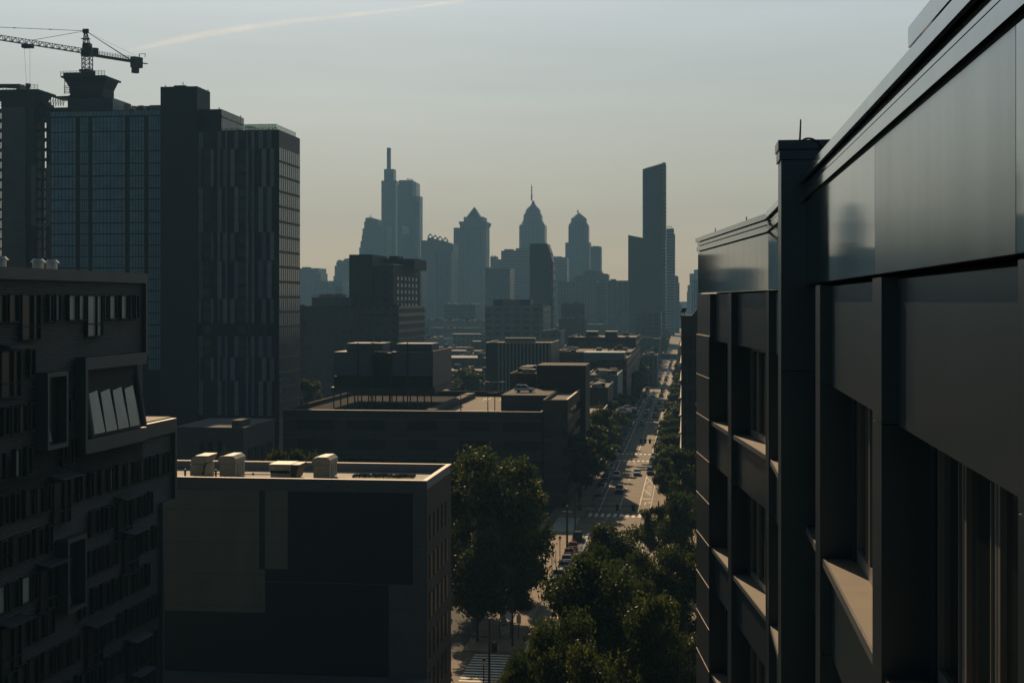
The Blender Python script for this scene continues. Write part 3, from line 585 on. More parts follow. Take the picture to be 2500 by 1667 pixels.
lamp_pole(XX(1191, GY0 + 1), GY0 + 1, gz, 4.0, 'thin short post on the front parapet near the tall lamp', 1)
# louvered cooling plant on steel frame
cy = GY0 + 24; cl = thing('cooling_plant', 'big louvered grey cooling plant on steel legs above the garage roof', 'cooling plant', (XX(935, cy), cy, gz))
M_louv = mat('louvre metal', (0.09, 0.1, 0.115), 0.75, 0.0, var=0.1)
t, bb = M_louv.node_tree, M_louv.node_tree.nodes['Principled BSDF']
wv = t.nodes.new('ShaderNodeTexWave'); wv.bands_direction = 'Z'; wv.inputs['Scale'].default_value = 1.1; tc = t.nodes.new('ShaderNodeTexCoord'); bp = t.nodes.new('ShaderNodeBump'); bp.inputs['Strength'].default_value = .5; bp.inputs['Distance'].default_value = .1
t.links.new(tc.outputs['Object'], wv.inputs[0]); t.links.new(wv.outputs[0], bp.inputs['Height']); t.links.new(bp.outputs[0], bb.inputs['Normal'])
for a, c in ((815, 874), (875.5, 905), (957, 995), (996.5, 1055)):
    b = MB(); rect_px(b, a, c, 859, cy, 12, ZZ(918, -70, cy)); b.build('louvre_panel', M_louv, cl)
b = MB(); rect_px(b, 905.5, 956.5, 861, cy + 3, 9, ZZ(918, -70, cy)); b.build('stair_core', M_dark, cl)
b = MB(); rect_px(b, 1055.5, 1057.5, 857, cy - .4, 26, ZZ(945, -70, cy)); rect_px(b, 1057.5, 1062, 858, cy + 8, 18, ZZ(945, -70, cy)); b.build('side_screen', mat('rust screen', (0.11, 0.09, 0.085), 0.7), cl)
for a, c, q in ((846, 904, 838), (912, 934, 838), (966, 1054, 839)):
    b = MB(); rect_px(b, a, c, q, cy + 3, 10, ZZ(858, -70, cy + 3)); b.build('fan_housing', M_louv, cl)
b = MB(); rect_px(b, 815, 1058, 919, cy + 1, 22, ZZ(946, -70, cy)); b.build('plant_base', M_black, cl)
b = MB(); rect_px(b, 808, 1062, 946, cy - 1, 26, ZZ(958, -70, cy)); b.build('platform', M_dark, cl)
b = MB()
for p in range(815, 1062, 17): x = XX(p, cy); b.tube((x, cy, gz - 1.1), (x, cy, ZZ(950, x, cy)), .18, n=4)
for p in (906, 910, 953, 957, 874, 995): x = XX(p, cy - .6); b.tube((x, cy - .6, gz - 1), (x, cy - .6, ZZ(836, x, cy)), .16, n=4)
for y_ in (858, 889): b.box(XX(906, cy - .6), XX(957, cy - .6), cy - .7, cy - .5, ZZ(y_ + 1.5, -70, cy), ZZ(y_, -70, cy))
b.tube((XX(912, cy - .6), cy - .6, ZZ(862, -70, cy)), (XX(938, cy - .6), cy - .6, ZZ(886, -70, cy)), .16, n=4); b.tube((XX(938, cy - .6), cy - .6, ZZ(892, -70, cy)), (XX(912, cy - .6), cy - .6, ZZ(914, -70, cy)), .16, n=4)
b.build('steel_frame', M_steel, cl)

# low stone building behind the mural block
st = thing('stone_church_hall', 'dark low stone hall with tall narrow windows behind the mural block', 'stone building', (XX(520, 262), 262, 0))
M_stone = mat('dark stone', (0.07, 0.065, 0.06), 0.9, var=0.3, scale=2)
x0, x1 = XX(425, 262), XX(594, 262); z0 = ZZ(1048, x1, 262); yb = YY(671, x1)
b = MB(); b.box(x0, x1, 262, yb, 0, z0); b.build('wall', M_stone, st)
b = MB(); b.box(x0, x1 + .2, 261.8, yb, z0, z0 + .35); b.build('coping', M_stone, st)
b = MB(); rect_px(b, 566, 588, 1026, 263, 6, z0); b.build('chimney', M_stone, st)
for p in (487, 508, 531): b = MB(); rect_px(b, p, p + 10, 1077, 261.8, .3, ZZ(1104, x1, 262)); b.build('window', M_black, st)
for i in range(4):
    y = 265 + i * (yb - 266) / 4; b = MB(); b.box(x1 - .1, x1 + .15, y, y + 3, z0 - 7.5, z0 - 4); b.build('window', M_black, st)

# low rise beyond the skyline
b = MB(); b.box(-2600, 1600, 4300, 4480, -0.2, 44.6); structure(b.build('hills', facade('far district', (0.1, 0.11, 0.1), (0.06, 0.07, 0.07), 20, 12)))
# low hazy city floor
fr = random.Random(11)
FILLM = [facade('fill %d' % i, c, (0.04, 0.045, 0.045), 3.4, 3.4, 0.5, 0.42, 0.5) for i, c in enumerate(((0.1, 0.085, 0.075), (0.13, 0.14, 0.135), (0.08, 0.09, 0.09), (0.17, 0.165, 0.15)))]
nfill = 0
for i in range(170):
    Y = 480 + 1900 * (i / 170.0) ** 1.15 + fr.uniform(-15, 15)
    p = fr.choice([fr.uniform(700, 1190), fr.uniform(1020, 1200), fr.uniform(1180, 1560)])
    wd = fr.uniform(14, 46); x = XX(p, Y)
    if x + wd > BLX - 4: continue
    if Y < 640 and (x > -140 or x + wd < -60) and not (XX(1030, Y) < x < XX(1170, Y) - wd): continue
    h = fr.uniform(6, 15) + (fr.random() < .15) * fr.uniform(3, 10); d = fr.uniform(10, 30)
    b = MB(); b.box(x, x + wd, Y, Y + d, 0, h)
    for q in range(3): sx = fr.uniform(x, x + wd - 4); sy = fr.uniform(Y + 1, Y + d - 3); b.box(sx, sx + fr.uniform(1.5, 4), sy, sy + 2.5, h, h + fr.uniform(.8, 2.4))
    o = b.build('low_building', FILLM[i % 4], org=(x + wd / 2, Y + d / 2, 0))
    tag(o, 'one of the many low hazy flat roofed buildings below the skyline', 'building', 'low hazy buildings below the skyline'); nfill += 1
# right of the street, far away
for i in range(14):
    Y = 520 + i * 95; b = MB(); b.box(BRX + 1, BRX + 30, Y, Y + 70, 0, fr.uniform(9, 16)); b.box(BRX + 6, BRX + 12, Y + 10, Y + 16, 5, 17)
    tag(b.build('row_building', FILLM[i % 4], org=(BRX + 15, Y, 0)), 'one of the low hazy row buildings along the far right kerb', 'building', 'row buildings along the far right kerb')

# dark building with sills, right of the street
rb = thing('balconied_brick_block', 'tall black brick block with small ledges right of the street behind the near facade', 'office building', (4, 290, 0))
rX = XX(1663, 292); rzt = ZZ(775, rX, 292)
b = MB(); b.box(rX, 30, 292, 345, 0, rzt); b.build('wall', M_brick2, rb)
b = MB(); b.box(rX - .2, 30, 291.8, 292.1, rzt, rzt + .4); b.build('coping', M_brick2, rb)
b = MB()
for i in range(11): zz = rzt - 6 - i * 3.55; b.box(rX - .55, rX + .1, 292.5, 293.4, zz, zz + .25); b.box(rX - .3, rX, 293.4, 340, zz, zz + .12)
b.build('ledge', M_coping, rb)
for i in range(8):
    b = MB(); zz = rzt - 6.5 - i * 3.55
    for c in ((1669, 1675), (1681, 1690), (1696, 1704)): b.box(XX(c[0], 292), XX(c[1], 292), 291.7, 292.05, zz, zz + 2.6)
    b.build('window_row', M_black, rb)
b = MB(); rect_px(b, 1697.5, 1702, 983, 291.4, .2, ZZ(989, 0, 292)); b.build('lit_vent', mat('vent', (0.6, 0.45, 0.25), 0.6), rb)
b = MB(); x_ = XX(1671, 294); b.tube((x_, 294, rzt), (x_, 294, rzt + 1.0), .08); b.box(x_ - .6, x_ + .4, 293.6, 294.4, rzt + 1, rzt + 1.9, lambda x, y, z: (x + (z - rzt - 1.5) * .5, y, z)); b.build('rooftop_speaker', M_steel, rb)
b = MB(); b.prism([(XX(1686, 300), rzt), (XX(1705, 300) + 1, rzt + 3.4), (XX(1705, 300) + 4, rzt)], 300, 304); b.build('roof_gable', mat('slate', (0.08, 0.09, 0.09), 0.8), rb)

# ================================================================== LEFT TOWERS
# glass grid tower
GT = 400.0
gt = thing('glass_grid_tower', 'wide blue glass tower with dark bands crossing its facade behind the black slab', 'tower', (XX(260, GT), GT, 0))
M_bglass = glassy('blue glass', (0.12, 0.22, 0.29), 0.3, 0.25, 0.03, 0.5)
M_bdark = mat('grid frame', (0.012, 0.015, 0.017), 0.7, spec=.2)
M_mull = mat('mullion', (0.03, 0.045, 0.052), 0.5)
def Zt(py): return ZZ(py, XX(250, GT), GT)
x0, x1 = XX(124.5, GT), XX(400, GT)
b = MB(); b.box(x0, x1, GT, GT + 30, 0, Zt(271)); b.build('wall', M_bdark, gt)
b = MB(); b.box(x0, XX(394, GT), GT - .25, GT, Zt(283.5), Zt(272.5))
b.build('crown_band', M_bglass, gt)
b = MB()
for i in range(30):
    p = 127 + i * 9.1; b.box(XX(p, GT), XX(p, GT) + .12, GT - .33, GT - .25, Zt(283.5), Zt(272.5))
b.build('crown_mullion', M_mull, gt)
bays = [(125.5, 186, 6), (196, 217, 3), (226, 306.5, 8), (317, 353, 4), (363, 394.5, 4)]
ycuts = [287, 323.5, 371.5, 401.5, 432, 462.5, 489.5, 517.5, 546, 573, 600.5, 628, 656, 683.5, 711, 738.5, 766, 794, 821.5, 849, 876.5, 904]
wcache = {}
for bi, (a, c, nm) in enumerate(bays):
    for j in range(len(ycuts) - 1):
        if j > 14 and bi < 4: continue
        zt_, zb_ = Zt(ycuts[j] + (0 if j else 0)), Zt(ycuts[j + 1] - 3.0)
        hgt = zt_ - zb_; X0, X1 = XX(a, GT), XX(c, GT)
        key = (bi, round(hgt, 1))
        if key in wcache: inst(wcache[key][0], gt, 0, 0, zt_ - wcache[key][1]); continue
        b = MB(); b.box(X0, X1, GT - .2, GT, zb_, zt_); g_ = b.build('window', M_bglass, gt)
        b = MB(); r_ = random.Random(bi * 31 + j); n_ = nm + 1
        for q in range(n_ + 1): xx = X0 + (X1 - X0) * q / n_; b.box(xx - .06, xx + .06, GT - .3, GT - .2, zb_, zt_)
        for q in range(2): xx = X0 + (X1 - X0) * r_.randrange(n_) / n_; b.box(xx, xx + (X1 - X0) / n_, GT - .27, GT - .2, zb_ + .75, zb_ + .87)
        if hgt > 4: b.box(X0, X1, GT - .27, GT - .2, zt_ - 1.6, zt_ - 1.5)
        b.build('mullion', M_mull, g_); wcache[key] = (g_, zt_)
# roof works of the glass tower
b = MB(); b.box(XX(158, GT), XX(275, GT + 2), GT + 2, GT + 16, Zt(271), Zt(237)); b.build('roof_screen', M_dark, gt)
b = MB(); yb = YY(303, XX(275, GT + 2)); b.box(XX(275, GT + 2) - .1, XX(275, GT + 2) + .1, GT + 2, yb, Zt(271), Zt(238)); b.build('side_screen', mat('screen glass', (0.12, 0.16, 0.16), 0.5), gt)
b = MB(); b.box(XX(304, GT + 8), XX(362, GT + 8), GT + 8, GT + 18, Zt(272), Zt(264)); b.box(XX(334, GT + 8), XX(346, GT + 8), GT + 9, GT + 12, Zt(266), Zt(249)); b.build('roof_plant', M_dark, gt)
b = MB(); b.box(XX(365, GT + 2), XX(395, GT + 2), GT + 2, GT + 12, Zt(272), Zt(257)); b.build('roof_shed', mat('shed', (0.13, 0.13, 0.12), .7), gt)
b = MB()
for p in range(303, 356, 5):
    yy = 247 if p < 318 else 247 + (p - 318) * .38; x = XX(p, GT + 8); b.tube((x, GT + 8, Zt(270)), (x, GT + 8, Zt(yy)), .1, n=4)
for q in (0, 4, 8): b.tube((XX(303, GT + 8), GT + 8, Zt(247 + q)), (XX(317, GT + 8), GT + 8, Zt(247 + q)), .08, n=4); b.tube((XX(317, GT + 8), GT + 8, Zt(247 + q)), (XX(355, GT + 8), GT + 8, Zt(261 + q)), .08, n=4)
b.build('guard_rail', M_steel, gt)

# striped tower with its black slab and glass side
DT = 380.0
dt = thing('striped_tower', 'tall tower of pale vertical stripes with a black slab and green glass roof rail', 'tower', (XX(580, DT), DT, 0))
def Zd(py, px=600): return ZZ(py, XX(px, DT), DT)
xa, xs, xr = XX(395, DT), XX(484, DT), XX(680, DT)
yd = YY(731.5, xr)
M_slab = mat('black slab panels', (0.014, 0.018, 0.02), 0.7, var=0.08)
b = MB(); b.box(xa, xs, DT - 1, DT + 9, 0, Zd(270, 440)); b.box(xa, xs + .0, DT - 1, YY(513, xs), Zd(270, 440), Zd(213, 440)); b.build('slab', M_slab, dt)
b = MB(); b.box(XX(418, DT), XX(446, DT), DT + 2, DT + 6, Zd(214, 440), Zd(206, 440)); b.build('roof_hatch', M_slab, dt)
for px_, py_ in ((404, 209), (447, 202), (508, 219), (535, 263), (588, 283)):
    b = MB(); x = XX(px_, DT + 1); z = Zd(py_ + 6, px_); b.tube((x, DT + 1, z - 2), (x, DT + 1, Zd(py_, px_)), .09, n=4); b.tube((x, DT + 1, Zd(py_ + 1, px_)), (x, DT + 1, Zd(py_ - 1.5, px_)), .25, .1, 6); b.build('roof_light', M_steel, dt)
b = MB(); b.box(xs, XX(537, DT), DT + 1, yd, Zd(330), Zd(266, 510)); b.build('penthouse', M_slab, dt)
b = MB(); xg = XX(537, DT); b.box(xg, xg + .15, DT + 1, YY(594, xg), Zd(316), Zd(267, 537)); b.build('penthouse_glazing', mat('penthouse glazing', (0.07, 0.1, 0.1), 0.15, var=.3, scale=.6), dt)
b = MB()
for i in range(10): y = DT + 2 + i * (YY(594, xg) - DT - 3) / 10; b.box(xg + .15, xg + .22, y, y + .12, Zd(316), Zd(267, 537))
b.box(xg + .15, xg + .25, DT + 1, YY(594, xg), Zd(285), Zd(281)); b.build('penthouse_mullion', M_steel, dt)
b = MB(); b.box(xs, xr, DT + .2, yd, 0, Zd(318)); b.build('wall', mat('tower dark panel', (0.014, 0.018, 0.02), 0.6, spec=.3), dt)
M_str = [mat('stripe panel a', (0.15, 0.17, 0.16), 0.6, var=.1), mat('stripe panel b', (0.11, 0.13, 0.15), 0.6, var=.1), mat('stripe panel c', (0.19, 0.21, 0.19), 0.6, var=.1)]
tiers = [320, 364, 457, 568, 637, 730, 821, 873, 930, 1015]
offs = {0: [(484, 495), (531, 541), (550, 554), (572, 582), (600, 606), (614, 621), (631, 642), (652, 663)],
        1: [(484, 491), (515, 521), (532, 537), (545, 555), (563, 573), (600, 607), (615, 621), (639, 650), (659, 669)]}
for ti in range(len(tiers) - 1):
    if ti == 5: pass
    for ci, (a, c) in enumerate(offs[ti % 2]):
        b = MB()
        nf = max(1, round((tiers[ti + 1] - tiers[ti]) / 30.0))
        for f in range(nf):
            ya = tiers[ti] + (tiers[ti + 1] - tiers[ti]) * f / nf; ye = tiers[ti] + (tiers[ti + 1] - tiers[ti]) * (f + 1) / nf
            if ti == 5 and f > 1: continue
            b.box(XX(a, DT), XX(c, DT), DT - .02 - .1 * (ti % 2), DT + .2, Zd(ye) + .12, Zd(ya))
        if b.v: b.build('stripe_panel', M_str[(ci + ti) % 3], dt)
# windows between the stripes
for ti in range(len(tiers) - 1):
    nf = max(1, round((tiers[ti + 1] - tiers[ti]) / 30.0))
    for (a, c) in ((498, 514), (583, 598), (608, 613), (643, 651)):
        if ti > 7: continue
        for f in range(min(nf, 3)):
            ya = tiers[ti] + (tiers[ti + 1] - tiers[ti]) * f / nf; b = MB(); b.box(XX(a, DT), XX(c, DT), DT + .1, DT + .2 + .01, Zd(ya + 24), Zd(ya + 5)); b.build('window', M_glass, dt)
# glass side
rows = 18; zr0 = ZZ(350, xr, DT); pit = 4.15
M_side = glassy('side glass', (0.05, 0.09, 0.09), 0.16, 0.15, 0.02, .6)
b = MB(); b.box(xr, xr + .1, DT + .2, yd, 0, ZZ(318, xr, DT)); b.build('side_wall', M_dark, dt)
wp = None; ncol = 5; cw = (yd - DT - .4) / ncol
for r_ in range(rows):
    for c in range(ncol):
        y0 = DT + .3 + c * cw; zb_ = ZZ(390, xr, DT) - r_ * pit
        if wp is None:
            b = MB(); b.box(xr + .1, xr + .16, y0, y0 + cw * .34, zb_, zb_ + pit * .82); b.box(xr + .1, xr + .16, y0 + cw * .5, y0 + cw * .82, zb_, zb_ + pit * .82); wp = b.build('window', M_side, dt); wpo = (y0, zb_)
        else: inst(wp, dt, 0, y0 - wpo[0], zb_ - wpo[1])
b = MB()
for r_ in range(rows + 1): zz = ZZ(390, xr, DT) - r_ * pit; b.box(xr + .1, xr + .2, DT, yd + .1, zz - .45, zz - .3)
b.build('storey_ledge', M_slab, dt)
b = MB()
for r_ in range(6): b.box(xr + .1, xr + .3, DT, DT + 2, 8 + r_ * 3, 9 + r_ * 3)
b.build('lower_ledge', M_steel, dt)
# roof rail
M_gr = bpy.data.materials.new('green rail glass'); t, bb = nodes(M_gr); bb.inputs['Base Color'].default_value = (0.3, 0.62, 0.48, 1); bb.inputs['Roughness'].default_value = .15; bb.inputs['Alpha'].default_value = .55
b = MB(); b.box(XX(594, DT), XX(671, DT), DT + 1, DT + 1.06, Zd(318), Zd(302, 670)); b.box(XX(671, DT), XX(671, DT) + .06, DT + 1, YY(722, XX(671, DT)), Zd(325), Zd(302, 670)); b.build('glass_rail', M_gr, dt)
b = MB()
for i in range(10): x = XX(596 + i * 8.3, DT); b.tube((x, DT + .95, Zd(318)), (x, DT + .95, Zd(302)), .035, n=4)
b.box(XX(594, DT), XX(671, DT), DT + .9, DT + 1, Zd(302.6, 670), Zd(301.9, 670)); b.build('rail_post', M_steel, dt)
hd = MB(); hr = random.Random(3)
for i in range(900):
    x = hr.uniform(XX(538, DT), xr - .5); y = DT + hr.uniform(.3, 1.0); z = Zd(318.5) + hr.uniform(-.2, .75) ** 1; s_ = .16
    v = [Vector((hr.uniform(-s_, s_), hr.uniform(-s_, s_), hr.uniform(-s_, s_))) for _ in range(3)]; hd.add([Vector((x, y, z)) + q for q in v], [(0, 1, 2)])
M_leafd = mat('dark hedge', (0.03, 0.05, 0.02), .9)
tag(hd.build('roof_hedge', M_leafd, org=(XX(610, DT), DT, Zd(318))), 'thin dark hedge along the glass railed roof edge of the striped tower', 'hedge')
b = MB(); b.box(XX(590, DT), XX(609, DT), DT + 2, DT + 5, Zd(307.5, 600), Zd(305.8, 600)); b.build('canopy', M_steel, dt)

# tower under construction
CY = 425.0
ct = thing('unfinished_tower', 'unfinished concrete tower with open floors at the left edge of the photo', 'tower under construction', (XX(50, CY), CY, 0))
def Zc(py, px=100): return ZZ(py, XX(px, CY), CY)
M_core = mat('raw concrete', (0.085, 0.09, 0.085), 0.9, var=.2, scale=.15)
M_raw = mat('dark slab edge', (0.03, 0.035, 0.038), .85)
b = MB(); b.box(XX(3, CY), XX(61, CY), CY, CY + 14, 0, Zc(262, 30)); b.build('core', M_core, ct)
b = MB()
for i in range(34):
    z = Zc(262, 30) - i * 2.6; b.box(XX(3, CY) - .03, XX(61, CY) + .03, CY - .05, CY, z, z + .12)
b.build('pour_joint', mat('joint', (.06, .065, .062), .9), ct)
for i in range(30):
    z = Zc(262) - i * 3.15
    b = MB(); b.box(XX(-30, CY + 2), XX(124, CY + 2), CY + 2, CY + 10, z - .25, z); b.build('floor_slab', M_raw, ct)
b = MB()
for p in (66, 84, 100, 113, 119):
    for y in (CY + 3, CY + 9): x = XX(p, y); b.box(x, x + .7, y, y + .7, 0, Zc(262))
for p in (-20, -6): b.box(XX(p, CY + 3), XX(p, CY + 3) + .7, CY + 3, CY + 3.7, 0, Zc(262))
b.build('column', M_raw, ct)
b = MB()                                         # hoarding that closes the storeys except a few open ones
opens = [(350, 361), (372, 383), (395, 403), (555, 566)]
lastp = 262
for a, c in [(o1, o2) for o1, o2 in opens] + [(1200, 1200)]:
    b.box(XX(61, CY + 20), XX(126, CY + 20), CY + 9.8, CY + 10.1, max(0, Zc(a)), Zc(lastp)); lastp = c
b.box(XX(61, CY + 1.6), XX(84, CY + 1.6), CY + 1.6, CY + 1.9, 0, Zc(262)); b.box(XX(110, CY + 1.6), XX(126, CY + 1.6), CY + 1.6, CY + 1.9, 0, Zc(410)); b.build('hoarding', M_raw, ct)
b = MB(); b.box(XX(76, CY + 1), XX(87, CY + 1), CY + 1, CY + 1.4, Zc(545), Zc(402)); b.box(XX(113, CY + 1), XX(124, CY + 1), CY + 1, CY + 1.4, Zc(545), Zc(402)); b.box(XX(76, CY + 1), XX(124, CY + 1), CY + 1, CY + 1.4, Zc(552), Zc(545)); b.build('wall_panel', mat('precast', (.11, .12, .12), .8), ct)
b = MB(); b.box(XX(58, CY), XX(398, CY), CY + 6, CY + 26, Zc(285), Zc(257)) ; b.build('top_storey', M_raw, ct)
# formwork on the left core
def formwork(root, a, c, ytop, ybot, y, px_c, ov, seed):
    zt_, zb_ = Zc(ytop, px_c), Zc(ybot, px_c); xa_, xc_ = XX(a, y), XX(c, y); r_ = random.Random(seed)
    b = MB(); b.box(xa_, xc_, y, y + 9, zb_, zt_); b.build('formwork_core', M_raw, root)
    b = MB(); b.box(xa_ - ov[0], xc_ + ov[1], y - 2, y + 11, zt_, zt_ + .5)
    b.prism([(xa_, zt_), (xa_ - ov[0], zt_ + .01), (xa_, zt_ - 3.2)], y, y + 9); b.prism([(xc_, zt_), (xc_ + ov[1], zt_ + .01), (xc_, zt_ - 3)], y, y + 9); b.build('work_platform', M_raw, root)
    b = MB(); n_ = 14
    for i in range(n_ + 1):
        x = xa_ - ov[0] + (xc_ - xa_ + ov[0] + ov[1]) * i / n_; b.tube((x, y - 2, zt_ + .5), (x, y - 2, zt_ + 1.9), .07, n=4)
    for q in (1.0, 1.45, 1.9): b.tube((xa_ - ov[0], y - 2, zt_ + q), (xc_ + ov[1], y - 2, zt_ + q), .06, n=4)
    b.build('guard_rail', M_steel, root)
    b = MB()
    for i in range(7): z = zb_ + (zt_ - zb_) * (i + .5) / 7; b.box(xa_ - .25, xc_ + .6, y - .25, y, z, z + .2)
    b.build('waling', mat('rust waling', (.05, .032, .03), .8), root)
formwork(ct, 3, 80, 225, 262, CY, 40, (3, 2.6), 5)
b = MB(); x_ = XX(-20, CY); b.prism([(XX(-20, CY), Zc(204, 0)), (XX(44, CY), Zc(204, 44)), (XX(44, CY), Zc(222, 44)), (XX(36, CY), Zc(222, 44)), (XX(36, CY), Zc(209, 40)), (XX(-20, CY), Zc(206, 0))], CY + 1, CY + 8); b.build('placing_boom', M_steel, ct)
b = MB(); b.prism([(XX(-20, CY), Zc(208, 0)), (XX(31, CY), Zc(208, 0)), (XX(28, CY), Zc(211, 0)), (XX(-20, CY), Zc(212, 0))], CY + 2, CY + 3); b.build('blue_tarpaulin', mat('blue tarp', (.04, .08, .2), .7), ct)
b = MB()
for (p0, y0, p1, y1) in ((115, 232, 155, 232),): b.prism([(XX(115, CY), Zc(233)), (XX(160, CY), Zc(232)), (XX(172, CY), Zc(238)), (XX(140, CY), Zc(238)), (XX(120, CY), Zc(236))], CY + 3, CY + 10)
for p in range(118, 158, 6): x = XX(p, CY + 3); b.tube((x, CY + 3, Zc(257)), (x, CY + 3, Zc(236)), .12, n=4); b.tube((x, CY + 3, Zc(256)), (XX(p + 6, CY + 3), CY + 3, Zc(238)), .07, n=4)
b.build('shoring_table', M_steel, ct)
b = MB(); b.box(XX(88, CY + 4), XX(103, CY + 4), CY + 4, CY + 10, Zc(257), Zc(240)); b.box(XX(84, CY + 4), XX(112, CY + 4), CY + 4, CY + 10, Zc(257), Zc(248)); b.build('material_stack', M_raw, ct)
b = MB(); b.box(XX(171, CY + 2), XX(254, CY + 2), CY + 2, CY + 14, Zc(285), Zc(237)); b.build('crane_core', M_raw, ct)
formwork(ct, 171, 250, 191, 237, CY, 210, (2.2, 1.6), 9)
b = MB(); b.box(XX(155, CY - 2), XX(233, CY - 2), CY - 2.2, CY - 2.05, Zc(188, 200), Zc(180.5, 200)); b.build('banner', mat('banner', (.03, .05, .055), .8), ct)
b = MB()
for p in (158, 170): x = XX(p, CY); b.tube((x, CY, Zc(230)), (x, CY, Zc(192)), .12, n=4)
for y_ in (212, 216, 220, 225, 229): b.tube((XX(156, CY), CY, Zc(y_)), (XX(172, CY), CY, Zc(y_)), .12, n=4)
b.build('side_scaffold', mat('red scaffold', (.12, .05, .045), .7), ct)

# tower crane
cr_ = thing('tower_crane', 'tall lattice tower crane with long jib over the unfinished tower', 'crane', (XX(213, CY + 4), CY + 4, Zc(190, 213)))
M_cr = mat('crane steel', (0.022, 0.024, 0.026), 0.6)
cx, cyy = XX(213, CY + 4), CY + 4; zm0 = Zc(192, 213); zm1 = Zc(130, 213); hw = 1.25
def lattice(b, base, tip, w0, w1, n, th, tri=False):
    A = Vector(base); B = Vector(tip); d = (B - A).normalized(); s_ = d.cross(Vector((0, 0, 1)))
    if s_.length < .1: s_ = Vector((1, 0, 0))
    s_.normalize(); u_ = s_.cross(d)
    def pts(t_):
        c = A.lerp(B, t_); wd = w0 + (w1 - w0) * t_
        return [c + s_ * wd - u_ * wd, c - s_ * wd - u_ * wd, c - s_ * wd + u_ * wd, c + s_ * wd + u_ * wd] if not tri else [c + s_ * wd * .7, c - s_ * wd * .7, c + u_ * wd * 1.6]
    m_ = 3 if tri else 4
    for i in range(n):
        P, Q = pts(i / n), pts((i + 1) / n)
        for j in range(m_):
            b.tube(P[j], Q[j], th, n=4); b.tube(P[j], P[(j + 1) % m_], th * .6, n=4)
            if tri and j != 0: mid = pts((i + .5) / n); b.tube(P[j % 2], mid[2], th * .6, n=4); b.tube(mid[2], Q[j % 2], th * .6, n=4)
            elif not tri: b.tube(P[j], Q[(j + 1) % m_], th * .6, n=4)
b = MB(); lattice(b, (cx, cyy, zm0), (cx, cyy, zm1), hw, hw, 6, .16); b.build('mast', M_cr, cr_)
b = MB(); b.box(cx - 1.9, cx + 1.9, cyy - 1.9, cyy + 1.9, zm0 + 2.6, zm0 + 3.3); b.build('collar', M_cr, cr_); b = MB(); b.box(cx - 1.5, cx + 1.5, cyy - 1.5, cyy + 1.5, zm1 - .3, zm1 + 1.6); b.build('slewing_ring', M_cr, cr_)
b = MB(); b.box(cx - .9, cx + 1.1, cyy - 1.2, cyy + 1.2, zm1 + 1.6, zm1 + 3.8); b.box(cx + .9, cx + 1.9, cyy - 1.6, cyy - .4, zm1 + .8, zm1 + 2.6); b.build('cab', M_cr, cr_)
zap = Zc(62, 209)
b = MB(); lattice(b, (cx - .1, cyy, zm1 + 1.6), (cx - .5, cyy, zap - 1.6), 1.1, .35, 5, .14); b.box(cx - 1.4, cx + .4, cyy - .4, cyy + .4, zap - 1.7, zap - .4); b.box(cx - 1.8, cx + .8, cyy - .7, cyy + .7, zap - 3.6, zap - 3.4); b.build('tower_head', M_cr, cr_)
jd = Vector((-.523, -.852, 0)); zj = zm1 + .5
b = MB(); lattice(b, (cx + jd.x, cyy + jd.y, zj), (cx + jd.x * 52, cyy + jd.y * 52, zj), .9, .9, 22, .13, tri=True); b.build('jib', M_cr, cr_)
cj = -jd
b = MB(); b.box(-.5, .5, 0, 18.6, zj - .55, zj + .25, lambda x, y, z: (cx + cj.x * y + cj.y * x, cyy + cj.y * y - cj.x * x, z)); b.build('counter_jib', M_cr, cr_)
fcj = lambda x, y, z: (cx + cj.x * y + cj.y * x, cyy + cj.y * y - cj.x * x, z)
b = MB()
for i in range(16):
    for s_ in (-.8, .8): b.tube(fcj(s_, 4 + i, zj + .2), fcj(s_, 4 + i, zj + 1.3), .05, n=4)
for s_ in (-.8, .8):
    for q in (.75, 1.3): b.tube(fcj(s_, 4, zj + q), fcj(s_, 19, zj + q), .05, n=4)
b.build('handrail', M_cr, cr_)
b = MB(); b.box(-1, 1, 17, 20.5, zj - 2.0, zj + 1.4, fcj); b.box(-.8, .8, 17.3, 19.2, zj - 3.8, zj - 2, fcj); b.build('counterweight', M_cr, cr_)
b = MB(); b.box(-.6, .6, 2.2, 3.8, zj + .2, zj + 2.2, fcj); b.build('winch_box', M_cr, cr_)
b = MB(); b.tube(fcj(0, 19.8, zj + 1.4), fcj(0, 19.8, zj + 2.6), .18, n=4); b.tube(fcj(0, 19.8, zj + 2.6), fcj(0, 22.2, zj + 3.0), .14, n=4); b.tube(fcj(0, 22.2, zj + 3.1), fcj(0, 22.1, zj + 1.8), .1, n=4); b.box(-.7, .7, 20.5, 22.8, zj - .3, zj - .15, fcj); b.build('service_davit', M_cr, cr_)
apx = (cx - .6, cyy, zap - 1.0)
b = MB(); b.tube(apx, fcj(-.5, 16.5, zj + .3), .09, n=4); b.tube(apx, fcj(.5, 15.8, zj + .3), .09, n=4); b.tube(apx, fcj(0, 20, zj + 1.4), .03, n=4); b.build('back_stay', M_cr, cr_)
b = MB()
P = Vector(apx); Q = Vector((cx + jd.x * 50, cyy + jd.y * 50, zj + 1.6)); Q2 = Vector((cx + jd.x * 19.5, cyy + jd.y * 19.5, zj + 1.5))
b.tube(P, Q, .1, n=4); b.tube(P, Q2, .1, n=4)
for t_ in (.25, .5, .7, .85): c = P.lerp(Q, t_); b.tube(c, P.lerp(Q, t_ + .012), .2, n=4)
b.build('fore_stay', M_cr, cr_)
hk = Vector((cx + jd.x * 21, cyy + jd.y * 21, zj - .2))
b = MB(); b.box(hk.x - 1.7, hk.x + 1.5, hk.y - 1, hk.y + 1, hk.z - .9, hk.z + .1); b.build('trolley', M_cr, cr_)
zh = ZZ(205, hk.x, hk.y)
